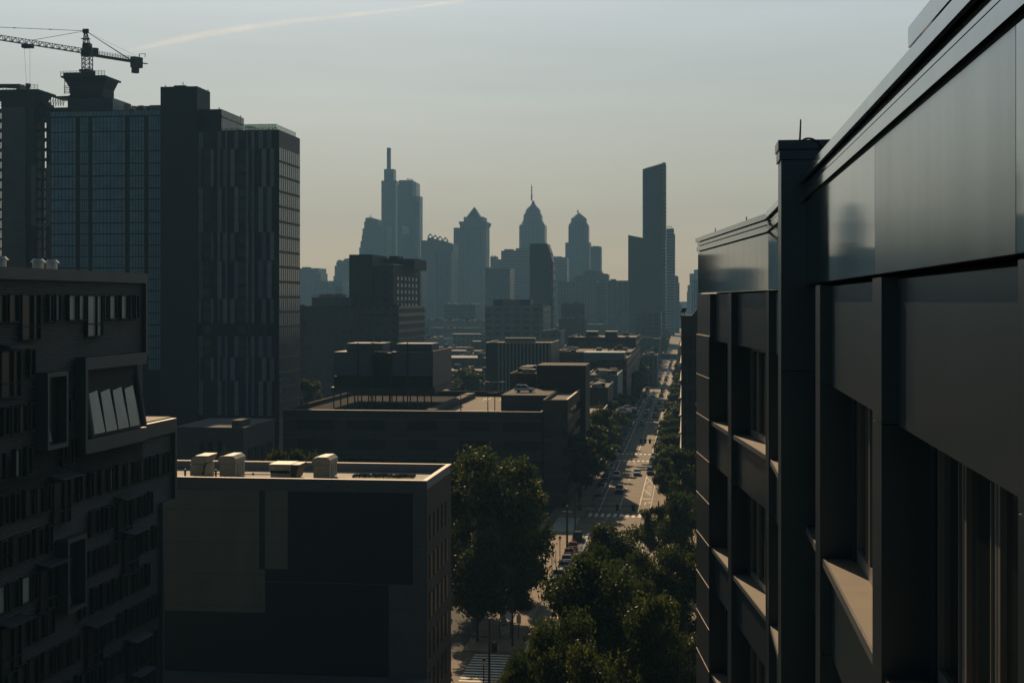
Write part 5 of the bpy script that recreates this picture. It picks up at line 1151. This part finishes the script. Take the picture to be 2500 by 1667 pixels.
contrail([(300, 128, 4), (350, 116, 9), (430, 99, 12), (520, 81, 12), (620, 65, 11), (720, 52, 10), (830, 40, 9), (940, 28, 7), (1040, 14, 6), (1140, 1, 4), (1200, -8, 2)], 'long pale pink contrail climbing right from the crane')

# ================================================================== TREES
M_leaf = []
for i, c in enumerate(((0.028, 0.036, 0.011), (0.05, 0.054, 0.013), (0.018, 0.026, 0.01))):
    m = bpy.data.materials.new('foliage %d' % i); t, bb = nodes(m); bb.inputs['Base Color'].default_value = (*c, 1); bb.inputs['Roughness'].default_value = .55; bb.inputs['Specular IOR Level'].default_value = .3
    tl = t.nodes.new('ShaderNodeBsdfTranslucent'); tl.inputs[0].default_value = (c[0] * 2.0, c[1] * 2.2, c[2] * 1.2, 1); mxs = t.nodes.new('ShaderNodeMixShader'); mxs.inputs[0].default_value = .4
    t.links.new(bb.outputs[0], mxs.inputs[1]); t.links.new(tl.outputs[0], mxs.inputs[2]); t.links.new(mxs.outputs[0], t.nodes['Material Output'].inputs[0]); M_leaf.append(m)
M_bark = mat('bark', (0.05, 0.04, 0.032), .9, var=.3, scale=3)
def crown_mesh(name, Rr, Hc, n, leaf, seed, nl=16):
    """leaf clumps gathered on boughs of unequal size spread through an uneven crown; base at z = 0"""
    r = random.Random(seed); lobes = []; lean = r.uniform(0, 6.283)
    for i in range(nl):
        a = r.uniform(0, 6.283); zz = r.uniform(.06, .93); wide = 1.0 - abs(zz - .42) ** 1.6 * 1.5
        q = r.uniform(.25, 1.0) * max(.25, wide) * (1 + .22 * math.cos(a - lean)); lr = r.uniform(.13, .34) * Rr * (1.15 - .35 * q)
        lobes.append((Vector((math.cos(a) * q * Rr, math.sin(a) * q * Rr, zz * Hc)), lr))
    wts = [l[1] ** 2.2 for l in lobes]; V, Fc, mi = [], [], []
    ch = r.choices(range(nl), wts, k=n)
    for i in range(n):
        c, lr = lobes[ch[i]]; d = Vector((r.gauss(0, 1), r.gauss(0, 1), r.gauss(0, .7))).normalized()
        rad = (r.random() ** .4) * (1 + .35 * math.sin(d.x * 5 + ch[i]) * math.cos(d.y * 6 + d.z * 4))
        p = c + Vector((d.x * 1.25, d.y * 1.25, d.z * .75)) * lr * rad
        if i % 9 == 0: p = c.lerp(Vector((0, 0, Hc * .4)), r.random() * .7) + d * lr * .5
        u = Vector((r.gauss(0, 1), r.gauss(0, 1), r.gauss(0, .5))).normalized(); w_ = (d + Vector((r.gauss(0, .8), r.gauss(0, .8), r.gauss(0, .8)))).normalized(); v_ = u.cross(w_)
        if v_.length < .1: continue
        v_.normalize(); s_ = leaf * r.uniform(.5, 1.35); k_ = len(V)
        V += [p - u * s_, p + v_ * s_ * .55, p + u * s_ * .9, p - v_ * s_ * .5]; Fc.append((k_, k_ + 1, k_ + 2, k_ + 3)); mi.append((ch[i] * 7 + (0 if r.random() < .7 else r.randrange(3))) % 3)
    me = bpy.data.meshes.new(name); me.from_pydata(V, [], Fc)
    for m in M_leaf: me.materials.append(m)
    me.polygons.foreach_set('material_index', mi); return me, lobes
def trunk_mesh(name, ht, Hc, lobes, seed, r0=.32):
    r = random.Random(seed); b = MB(); P = Vector((0, 0, 0)); rr = r0
    for i in range(4):
        Q = P + Vector((r.uniform(-.25, .25), r.uniform(-.25, .25), (ht + Hc * .45) / 4)); b.tube(P, Q, rr, rr * .8, 8, cap=False); P, rr = Q, rr * .8
    for c, lr in lobes[:9]:
        st_ = Vector((0, 0, ht * r.uniform(.75, 1.3))); mid = st_.lerp(c + Vector((0, 0, ht)), .5) + Vector((0, 0, -.3)); b.tube(st_, mid, r0 * .42, r0 * .26, 6, cap=False); b.tube(mid, c + Vector((0, 0, ht)), r0 * .26, r0 * .07, 6, cap=False)
    me = bpy.data.meshes.new(name); me.from_pydata(b.v, [], b.f); me.materials.append(M_bark); return me
PROTO = {}
def tproto(kind, i):
    k = (kind, i)
    if k in PROTO: return PROTO[k]
    if kind == 'near': cm, lb = crown_mesh('crown', 6, 10, 30000, .21, 40 + i, 44); tm = trunk_mesh('trunk', 2.4, 10, lb, i)
    elif kind == 'mid': cm, lb = crown_mesh('crown', 5, 8, 8000, .33, 60 + i, 26); tm = trunk_mesh('trunk', 3.6, 8, lb, i, .25)
    else: cm, lb = crown_mesh('crown', 5, 7.5, 1800, .65, 80 + i, 18); tm = trunk_mesh('trunk', 3, 7.5, lb, i, .25)
    PROTO[k] = (cm, tm, {'near': 2.4, 'mid': 3.6, 'far': 3}[kind], {'near': (6, 10), 'mid': (5, 8), 'far': (5, 7.5)}[kind]); return PROTO[k]
ntree = 0
def tree(x, y, top, rad, kind, label, group=None, name='tree'):
    global ntree
    ntree += 1; cm, tm, th, (R0, H0) = tproto(kind, ntree % (4 if kind == 'near' else 3)); s_ = rad / R0; sz = top / (th + H0 * 1.02)
    t_ = thing(name, label, 'tree', (x, y, 0.1), group, rz=random.Random(ntree).uniform(0, 6.28))
    for me, nm, dz in ((tm, 'trunk', 0), (cm, 'crown', th * sz)):
        o = bpy.data.objects.new(nm, me); col.objects.link(o); o.parent = t_; o.location = (0, 0, dz); o.scale = (s_ * (1 + .12 * math.sin(ntree * 2.3)), s_ * (1 - .1 * math.sin(ntree * 2.3)), sz)
    return t_
def tpx(px, Y, top_py, rad_px, kind, label, group=None):
    x = XX(px, Y); tree(x, Y, ZZ(top_py, x, Y), rad_px / F * (Y * CT - x * ST), kind, label, group)
G1 = 'foreground street trees'
tpx(1228, 200, 1085, 135, 'near', 'biggest dark tree, just right of the painted wall building')
G2 = 'dark trees massed right of the painted wall building'
tpx(1150, 205, 1110, 95, 'near', 'dark tree touching the corner of the painted wall roof', G2)
tpx(1165, 186, 1290, 95, 'near', 'low dark tree beside the canopies of the painted wall building', G2)
tpx(1250, 196, 1340, 78, 'near', 'low dark tree above the kiosk roof', G2)
tpx(1280, 214, 1235, 48, 'near', 'tree on the right flank of the biggest tree beside the parked cars', G2)
tpx(1160, 240, 1150, 70, 'near', 'tree farther back between the garage and the biggest tree', G2)
tpx(1110, 225, 1250, 70, 'near', 'tree behind the side wall windows of the painted wall building', G2)
tpx(1455, 133, 1345, 140, 'near', 'big sunlit tree in the bottom middle over the road', G1)
tpx(1340, 120, 1480, 110, 'near', 'bottom left foreground tree beside the lit pavement', G1)
tpx(1590, 122, 1440, 125, 'near', 'bottom right foreground tree against the metal clad building', G1)
tpx(1450, 172, 1330, 50, 'near', 'leafy tree rising between parked cars and the big sunlit tree', G1)
tpx(1500, 190, 1270, 85, 'near', 'bushy tree just below the large zebra crossing', G1)
tpx(1560, 170, 1330, 70, 'near', 'tree between the bushy tree and the edge of the metal clad building', G1)
tpx(1597, 238, 1238, 40, 'mid', 'small pointed tree at the right end of the zebra crossing', G1)
tpx(1655, 165, 1330, 85, 'near', 'tree halfway down the edge of the metal clad building', G1)
tpx(1670, 225, 1195, 65, 'near', 'tree at the foot of the balconied brick block', G1)
tpx(1690, 268, 1100, 50, 'mid', 'tree in front of the balconied brick block ledges', G1)
tpx(1450, 113, 1570, 110, 'near', 'lowest foreground tree cut by the bottom of the photo', G1)
tpx(1280, 116, 1590, 60, 'near', 'low leafy branches at the bottom edge left of the foreground trees', G1)
tpx(1540, 146, 1400, 80, 'near', 'dark tree between the big sunlit tree and the edge tree', G1)
tpx(1660, 130, 1520, 80, 'near', 'lowest tree against the edge of the metal clad building', G1)
for i, (p, Y, tp, rp__) in enumerate(((600, 232, 1096, 45), (665, 236, 1100, 40), (735, 240, 1096, 45), (800, 244, 1104, 38), (560, 236, 1104, 35))):
    tpx(p, Y, tp, rp__, 'mid', ['dark tree above the rooftop units behind the painted wall building', 'tree behind the parapet right of the second rooftop unit', 'tree behind the painted wall roof, above the low wide unit', 'rightmost of the trees peeping over the painted wall roof', 'leftmost tree peeping over the painted wall roof'][i], 'trees behind the painted wall building')
tpx(752, 440, 925, 36, 'mid', 'tree in the gap between the striped tower and the garage')
tpx(1140, 560, 884, 45, 'mid', 'round tree in the gap left of the pinstriped block')
tpx(1085, 600, 905, 30, 'mid', 'smaller tree left of the round tree behind the garage')
kr = random.Random(5)
n1 = 0
for side in (-1, 1):
    Y = 300
    k_ = 0
    while Y < 1500:
        incross = any(a - 5 < Y < b + 5 for a, b in CROSS)
        if not incross:
            x = (RL - 2.2 if side < 0 else RR + 1.9) + kr.uniform(-.5, .5); top = kr.uniform(10.5, 15.5) if side < 0 else kr.uniform(8, 11.5); k_ += 1
            if side < 0 and Y < 500: top = kr.uniform(12, 16)
            tree(x, Y, top, kr.uniform(4.2, 5.6) if side < 0 else kr.uniform(3.0, 4.0), 'mid' if Y < 560 else 'far',
                 'one of the street trees along the %s kerb beyond the zebra crossing' % ('left' if side < 0 else 'right'), 'street trees on the %s kerb' % ('left' if side < 0 else 'right'))
        Y += kr.uniform(9, 14) * (1 if Y < 600 else 1.3)
for i in range(46):
    Y = kr.uniform(620, 1500); x = XX(kr.uniform(1000, 1560), Y)
    if x > -40: continue
    tree(x, Y, kr.uniform(9, 15), kr.uniform(5, 9), 'far', 'one of the hazy trees among the low buildings below the skyline', 'hazy trees among the low buildings')

# ================================================================== CARS
M_cg = glassy('car glass', (0.02, 0.024, 0.028), .06); M_tyre = mat('tyre', (.02, .02, .02), .9); M_rim = mat('rim', (.25, .25, .25), .4, .6)
M_hl = mat('headlight', (.6, .6, .58), .15)
def paint(nm, c):
    m = mat('car paint ' + nm, c, .25, .1, var=.03); m.node_tree.nodes['Principled BSDF'].inputs['Coat Weight'].default_value = .8; return m
PAINT = {'white': paint('white', (.6, .6, .58)), 'silver': paint('silver', (.32, .33, .34)), 'black': paint('black', (.015, .015, .017)), 'grey': paint('grey', (.1, .105, .11)), 'red': paint('red', (.25, .03, .02)), 'blue': paint('blue', (.02, .04, .1))}
BODY = {'car': ([(-2.25, .35), (-2.28, .75), (-2.15, .95), (-1.5, 1.0), (1.0, 1.0), (1.35, .98), (2.2, .85), (2.3, .6), (2.25, .32)], [(-1.75, .98), (-1.15, 1.42), (.25, 1.45), (1.15, .99)], .9),
        'suv': ([(-2.3, .4), (-2.34, .9), (-2.25, 1.1), (1.0, 1.1), (1.4, 1.08), (2.2, .98), (2.34, .7), (2.3, .38)], [(-2.2, 1.09), (-1.95, 1.72), (.3, 1.75), (1.15, 1.1)], .96)}
def car_parts(b_body, b_glass, style):
    body, cab, hw_ = BODY[style]; n = len(body)
    for (y, sc_) in ((0, 1),):
        P = []
        for yy, k_ in ((-hw_, .96), (-hw_ * .96, 1.0), (hw_ * .96, 1.0), (hw_, .96)): P.append([(x * (k_ if abs(yy) == hw_ else 1), yy, .35 + (z - .35) * (k_ if abs(yy) == hw_ else 1)) for x, z in body])
        b_body.loft(P)
    top = [(x, z) for x, z in cab]
    base_w, top_w = hw_ * .93, hw_ * .72
    zb_ = min(z for x, z in top); zt_ = max(z for x, z in top)
    def w_at(z): return base_w + (top_w - base_w) * (z - zb_) / (zt_ - zb_)
    L_ = [(x, -w_at(z), z) for x, z in top]; R_ = [(x, w_at(z), z) for x, z in top]; b_glass.loft([L_, R_])
    x0, x1 = top[1][0], top[2][0]; b_body.add([(x0 + .06, -top_w * 1.0, zt_ - .02), (x1 - .06, -top_w * 1.0, zt_ - .0), (x1 - .06, top_w * 1.0, zt_ - .0), (x0 + .06, top_w, zt_ - .02), (x0 + .1, -top_w * .95, zt_ + .045), (x1 - .15, -top_w * .95, zt_ + .045), (x1 - .15, top_w * .95, zt_ + .045), (x0 + .1, top_w * .95, zt_ + .045)], [(0, 1, 2, 3), (4, 5, 6, 7), (0, 1, 5, 4), (1, 2, 6, 5), (2, 3, 7, 6), (3, 0, 4, 7)])
    for s_ in (-1, 1):
        xm = (x0 + x1) / 2; b_body.box(xm - .05, xm + .05, s_ * w_at(zb_), s_ * w_at(zt_) * .98, zb_, zt_) if False else b_body.tube((xm, s_ * base_w, zb_), (xm, s_ * top_w, zt_), .045, n=4)
        b_body.tube((top[3][0], s_ * base_w, zb_), (x1, s_ * top_w, zt_), .04, n=4); b_body.tube((top[0][0], s_ * base_w, zb_), (x0, s_ * top_w, zt_), .05, n=4)
CARP = {}
def car(style, colour, x, y, label, detail=True, facing=-1, z=0.0, rz=None, group=None):
    ang = (math.pi / 2 * facing) if rz is None else rz; key = (style, colour, detail)
    if key in CARP: return dup(CARP[key], (x, y, z), ang, label=label, group=group)
    if detail:
        ORIG = thing('parked_car', label, 'car', (0, 0, 0), group); bb_, gg = MB(), MB(); car_parts(bb_, gg, style)
        bb_.build('body', PAINT[colour], ORIG); gg.build('glasshouse', M_cg, ORIG)
        hw_ = BODY[style][2]
        for wx in (-1.4, 1.42):
            for s_ in (-1, 1):
                b = MB(); b.tube((wx, s_ * (hw_ - .2), .33), (wx, s_ * (hw_ + .01), .33), .34, n=14); wo = b.build('wheel', M_tyre, ORIG); b = MB(); b.tube((wx, s_ * (hw_ + .0), .33), (wx, s_ * (hw_ + .025), .33), .2, n=10); b.build('rim', M_rim, wo)
        for s_ in (-1, 1):
            zz = .68 if style == 'car' else .82
            b = MB(); b.box(2.18, 2.3, s_ * .55, s_ * .86, zz - .09, zz + .09); b.build('headlight', M_hl, ORIG)
            b = MB(); b.box(.85, 1.05, s_ * (hw_ * .93), s_ * (hw_ + .16), zz + .3, zz + .45); b.build('wing_mirror', PAINT[colour], ORIG)
        b = MB(); b.box(2.24, 2.31, -.5, .5, .42, .62); b.build('grille', M_black, ORIG)
        ORIG.location = (x, y, z); ORIG.rotation_euler = (0, 0, ang); CARP[key] = ORIG; return ORIG
    bb_ = MB(); car_parts(bb_, bb_, style); nb_ = len(bb_.f)
    q = MB(); hw_ = BODY[style][2]; q.cur = 0; car_parts(q, MB(), style); q.cur = 1; car_parts(MB(), q, style); q.cur = 2
    for wx in (-1.4, 1.42): q.tube((wx, -hw_ - .01, .33), (wx, hw_ + .01, .33), .34, n=8)
    o = q.build('distant_car', [PAINT[colour], M_cg, M_tyre]); o.location = (x, y, z); o.rotation_euler = (0, 0, ang); tag(o, label, 'car', group); CARP[key] = o; return o
G = 'vehicles on the street'
def cpx(px, py): Y = GY(py, px); return XX(px, Y), Y
for px, py, st_, co, lab in ((1554.6, 1162, 'car', 'silver', 'silver car driving alone in the sunlit middle lane'), (1504, 1170, 'suv', 'white', 'white car at the left shadow edge above the black one'), (1510.5, 1205, 'suv', 'black', 'black car nearest the zebra crossing in the left lane'),
        (1587.5, 1160, 'suv', 'black', 'black parked car nearest the hatched island on the right'), (1591.5, 1146, 'car', 'silver', 'silver parked car second up from the hatched island'), (1593.5, 1135, 'suv', 'white', 'white parked car third up from the hatched island'), (1597, 1122, 'car', 'grey', 'grey parked car beside the middle crossing, fourth from the hatched island')):
    x, Y = cpx(px, py); car(st_, co, x, Y + 2.3, lab, True, -1, group=G)
for i, (x, Y, st_, co, lab) in enumerate(((-20.8, 268, 'suv', 'black', 'black vehicle at the head of the left parked row by the side street'), (-20.9, 257.5, 'car', 'red', 'red parked car second from the side street on the left'), (-21, 251, 'car', 'red', 'red parked car third from the side street on the left'),
        (-20.9, 244.5, 'car', 'silver', 'silver parked car between the red ones and the lamp post on the left'), (-20.9, 238.5, 'car', 'grey', 'grey parked car half hidden by leaves in the left row'), (-21, 230.5, 'suv', 'white', 'white parked car low in the left row beside the lamp post'), (-20.9, 224, 'car', 'silver', 'lowest visible parked car in the left row above the big tree'),
        (-20.9, 217.5, 'suv', 'grey', 'grey parked car mostly hidden under the foreground tree'))):
    car(st_, co, x, Y, lab, True, 1, group=G)
cols = ['black', 'silver', 'white', 'grey', 'black', 'blue', 'silver', 'black']; cr2 = random.Random(13); nf_ = 0
def clear(Y): return not any(a - 3 < Y < b + 3 for a, b in CROSS)
Y = 428
while Y < 1500:
    det = Y < 520
    if clear(Y):
        if Y > 800 or cr2.random() < .92: car(cr2.choice(('car', 'suv')), cr2.choice(cols), -9.6 if Y < 520 else -8.4, Y, 'one of the cars parked nose to tail at the right kerb up the street', det, -1, group='cars parked along the right kerb')
    Y += cr2.uniform(6.0, 7.4) if Y < 900 else cr2.uniform(8, 12)
Y = 330
while Y < 1500:
    det = Y < 520
    if clear(Y) and cr2.random() < .85: car(cr2.choice(('car', 'suv')), cr2.choice(cols), -20.9, Y, 'one of the shaded cars parked at the left kerb up the street', det, -1, group='cars parked along the left kerb')
    Y += cr2.uniform(6.2, 9.5) if Y < 900 else cr2.uniform(9, 13)
for i in range(46):
    Y = 552 + (i * 17.0) + cr2.uniform(-3, 3) if i < 34 else cr2.uniform(560, 900)
    if not clear(Y): continue
    ln = cr2.choice((-17.2, -13.2)); car(cr2.choice(('car', 'suv')), cr2.choice(cols), ln, Y, 'one of the cars queuing in the lanes beyond the far crossings', False, -1, group='cars queuing in the lanes')
for (x, Y, co, lab) in ((-16.9, 552, 'blue', 'dark blue car waiting left at the lit crossing'), (-13.0, 553, 'blue', 'dark blue car waiting in the middle at the lit crossing'), (-17, 516, 'black', 'black car in the long shadow beyond the signal arm')): car('suv', co, x, Y, lab, True, -1, group=G)
for i, (dx, dy) in enumerate(((1.2, 3.5), (1.0, 9), (2.2, 15))): car('car', ('white', 'silver', 'white')[i], rx0 + 12.5 + dx, rz_ and 398 + dy + 3, ('lowest', 'middle', 'farthest')[i] + ' of three pale cars on the small sunlit rooftop', True, rz=0.1, z=rz_ - .55, group='cars on the small rooftop')
x, Y = XX(1297, GY0 + 40), GY0 + 30; car('suv', 'white', x, GY0 + 26, 'white car on the upper ramp of the parking garage', True, rz=0, z=gz + 2.6)
# ladder truck
tk = thing('ladder_truck', 'white van with a ladder rack double parked by the foreground tree', 'van', (-18.1, 247, 0))
b = MB(); b.box(-19.1, -17.1, 243.8, 247.6, .5, 2.2); b.prism([(247.6, .5), (247.6, 2.2), (248.4, 2.15), (249.3, 1.3), (250.2, 1.15), (250.3, .5)], -19.1, -17.1, ax='x'); b.build('body', PAINT['white'], tk)
b = MB()
for s_ in (-18.8, -18.1, -17.4): b.tube((s_, 243.6, 2.5), (s_, 249.5, 2.5), .05)
for i in range(9): b.tube((-19.0, 243.8 + i * .7, 2.5), (-17.2, 243.8 + i * .7, 2.5), .035)
for y in (244.2, 247.4): b.tube((-19, y, 2.1), (-19, y, 2.5), .04); b.tube((-17.2, y, 2.1), (-17.2, y, 2.5), .04)
b.build('ladder_rack', mat('alu ladder', (.5, .52, .52), .35, .6), tk)
for wy in (245, 249.4):
    for wx_ in (-19.1, -17.3): b = MB(); b.tube((wx_, wy, .36), (wx_ + .2, wy, .36), .36, n=12); b.build('wheel', M_tyre, tk)
b = MB(); b.prism([(248.42, 2.1), (248.44, 2.14), (249.3, 1.33), (249.28, 1.28)], -18.95, -17.25, ax='x'); b.build('windscreen', M_cg, tk)

# ================================================================== STREET FURNITURE
def signal(x, Y, h, arm, heads, label, sign=None, direction=1):
    t_ = thing('traffic_signal', label, 'traffic signal', (x, Y, .14), 'traffic signals over the street')
    b = MB(); b.tube((x, Y, .14), (x, Y, h + 2.2), .16, .11, 8); b.tube((x, Y, .14), (x, Y, .6), .28, .2, 8); b.build('pole', M_steel, t_)
    if arm: b = MB(); b.tube((x, Y, h), (x + direction * arm, Y, h + .25), .11, .06, 6); b.build('mast_arm', M_steel, t_)
    for hx, hz_ in heads:
        X_ = x + direction * hx; b = MB(); b.box(X_ - .32, X_ + .32, Y - .04, Y, h - .75 + hz_, h + .55 + hz_); b.box(X_ - .17, X_ + .17, Y - .28, Y - .04, h - .62 + hz_, h + .45 + hz_)
        ho = b.build('signal_head', M_black, t_)
        for q in range(3): b = MB(); b.tube((X_, Y - .3, h + .27 + hz_ - q * .35), (X_, Y - .42, h + .27 + hz_ - q * .35), .13, n=8); b.build('visor', M_black, ho)
    if sign: b = MB(); b.box(x + sign, x + sign + 1.3, Y - .06, Y - .02, h - .9, h - .35); b.build('street_name_sign', mat('sign green', (.03, .16, .09), .5), t_)
    return t_
xs1, Ys1 = XX(1404, 274), 274
signal(xs1, Ys1, 5.5, 12.3, [(8.2, 0), (11.2, 0), (.9, 0)], 'signal mast whose long arm reaches over the large zebra crossing', sign=2.3)
signal(XX(1625, 404), 404, 5.6, 7.2, [(4.4, 0), (5.7, 0), (6.9, 0)], 'signal mast with three heads over the middle crossing', direction=-1)
signal(-6.4, 531, 5.6, 6.5, [(6, 0)], 'single headed signal arm before the lit far crossing', direction=-1)
signal(-6.4, 640, 5.6, 6.5, [(3, 0), (6, 0)], 'distant signal arm among the queuing cars', direction=-1)
signal(XX(1608, 262), 262, 6.3, 0, [(0, .5)], 'thick signal pole nearest the small pointed tree')
signal(XX(1596.5, 264), 264, 3.4, 0, [(0, 0)], 'lower signal pole left of the thick one')
signal(XX(1203, 166), 163, 6.2, 6.5, [(-.6, -1.0)], 'signal pole standing by the near striped side street', direction=-1)
def street_lamp(x, Y, h, label):
    t_ = thing('street_lamp', label, 'street lamp', (x, Y, .14), 'street lamps on the left pavement')
    b = MB(); b.tube((x, Y, .14), (x, Y, .8), .2, .12, 8); b.tube((x, Y, .8), (x, Y, h - .6), .07, .06, 8); b.build('pole', M_steel, t_)
    b = MB(); b.tube((x, Y, h - .6), (x, Y, h - .1), .16, .28, 8); b.build('lantern', mat('lantern glass', (.5, .48, .42), .2), t_); b = MB(); b.tube((x, Y, h - .1), (x, Y, h + .15), .3, .05, 8); b.build('lamp_cap', M_steel, t_)
street_lamp(XX(1367, 243), 243, 4.7, 'street lamp on the sunlit pavement beside the parked cars, farther one')
street_lamp(XX(1347.5, 229), 229, 4.7, 'street lamp on the sunlit pavement beside the parked cars, nearer one')
street_lamp(XX(1181, 158), 158, 4.9, 'street lamp at the bottom of the photo on the near corner')
street_lamp(XX(1100, 168), 168, 7.0, 'tall lamp beside the dark corner of the painted wall building')
def pole(x, Y, h, label, name='utility_pole', r=.14, sign=0):
    t_ = thing(name, label, name.replace('_', ' '), (x, Y, .14)); b = MB(); b.tube((x, Y, .14), (x, Y, h), r, r * .8, 8); b.build('post', M_steel, t_)
    if sign == 1: b = MB(); b.box(x - .3, x + .3, Y - .05, Y - .02, h - 1.1, h); b.build('sign_plate', mat('white plate', (.5, .5, .47), .6), t_)
    if sign == 2: b = MB(); b.box(x - .3, x + .3, Y - .3, Y + .1, .14, 1.6); b.build('control_box', mat('box grey', (.25, .24, .21), .6), t_)
    if sign == 3: b = MB(); b.box(x - .9, x + .9, Y - .06, Y + .06, h - 1.2, h - 1.05); b.build('cross_arm', M_steel, t_)
pole(XX(1384.5, 253), 253, 8.6, 'tall dark utility pole at the edge of the sunlit pavement', sign=3, r=.2)
pole(XX(1155.5, 181), 181, 5.4, 'thin post with a pale control box on the near corner', 'signal_post', .07, 2)
pole(XX(1266.5, 188), 188, 3.3, 'bus stop post with a white plate right of the kiosk', 'bus_stop_post', .06, 1)
pole(XX(1251, 184), 184, 6.8, 'dark post standing right beside the kiosk', sign=0, r=.15)
pole(XX(1357, 240), 240, 3.0, 'short dark post with a plate on the sunlit pavement', 'parking_sign', .06, 0)
ks = thing('street_kiosk', 'small kiosk with a gabled roof and a pale poster on its side', 'kiosk', (XX(1233, 188), 188, .14)); kx = XX(1233, 188)
b = MB(); 
for sx in (-.75, .75):
    for sy in (0, 2.6): b.tube((kx + sx, 188 + sy, .14), (kx + sx, 188 + sy, 2.5), .05, n=6)
b.build('post', M_steel, ks)
b = MB(); b.prism([(kx - .95, 2.5), (kx, 3.15), (kx + .95, 2.5), (kx + .9, 2.42), (kx, 3.04), (kx - .9, 2.42)], 187.7, 191); b.build('roof', M_coping, ks)
b = MB(); b.box(kx - .72, kx + .72, 188, 188.12, .45, 2.3); b.build('poster_case', mat('poster frame', (.16, .16, .15), .5), ks)
b = MB(); b.box(kx - .62, kx + .62, 187.97, 188, .6, 2.2); po = b.build('poster', mat('poster paper', (.3, .32, .3), .6, var=.4, scale=2.5), ks)
b = MB(); b.box(kx - .5, kx + .3, 187.96, 187.97, 1.9, 2.05); b.box(kx - .5, kx - .05, 187.96, 187.97, 1.7, 1.8); b.build('poster_print', M_dark, ks)
# people on the pavement
def person(x, Y, label, tint_, step=.18, face=0):
    t_ = thing('person', label, 'person', (x, Y, .14), 'people on the left pavement')
    me = bpy.data.meshes.new('figure')
    J = [(0, 0, .95), (0, 0, 1.2), (0, 0, 1.42), (0, 0, 1.54), (0, 0, 1.68), (0, 0, 1.76), (.1, 0, .9), (.11, step, .5), (.11, step * 1.3, .06), (.11, step * 1.3 + .16, .03), (-.1, 0, .9), (-.11, -step * .3, .5), (-.11, -step * 1.4, .08), (-.11, -step * 1.4 + .16, .03), (.19, 0, 1.4), (.24, -.08, 1.15), (.24, .06, .92), (-.19, 0, 1.4), (-.24, .06, 1.15), (-.22, .2, .98)]
    E = [(0, 1), (1, 2), (2, 3), (3, 4), (4, 5), (0, 6), (6, 7), (7, 8), (8, 9), (0, 10), (10, 11), (11, 12), (12, 13), (2, 14), (14, 15), (15, 16), (2, 17), (17, 18), (18, 19)]
    Rr = [.15, .14, .15, .06, .1, .07, .095, .065, .045, .04, .095, .065, .045, .04, .06, .045, .035, .06, .045, .035]
    me.from_pydata(J, E, []); o = bpy.data.objects.new('body', me); col.objects.link(o); o.parent = t_; o.rotation_euler = (0, 0, face)
    md = o.modifiers.new('skin', 'SKIN'); o.modifiers.new('sub', 'SUBSURF').levels = 1
    for v, r_ in zip(me.skin_vertices[0].data, Rr): v.radius = (r_, r_)
    me.skin_vertices[0].data[0].use_root = True; me.materials.append(tint_)
    dg = bpy.context.evaluated_depsgraph_get(); m2_ = bpy.data.meshes.new_from_object(o.evaluated_get(dg)); o.modifiers.clear(); o.data = m2_
person(XX(1371, 237), 237.5, 'person in dark clothes walking beside the parked cars', M_dark)
person(XX(1350, 246), 246, 'person in dark clothes walking farther left on the sunlit pavement', mat('blue cloth', (.03, .035, .06), .9), face=2.6)

# rail bridge crossing far up the street
br = thing('rail_bridge', 'dark flat rail bridge crossing the street in the far haze', 'bridge', (-15, 1000, 0))
b = MB(); b.box(-60, 14, 1000, 1009, 5.6, 7.2); b.build('deck', M_steel, br)
b = MB(); b.box(-60, 14, 999.7, 1000, 5.2, 8.3); b.build('girder', M_steel, br)
for x in (RL - 1, RR + 1): b = MB(); b.box(x - .6, x + .6, 1001, 1008, 0, 5.6); b.build('pier', M_conc, br)
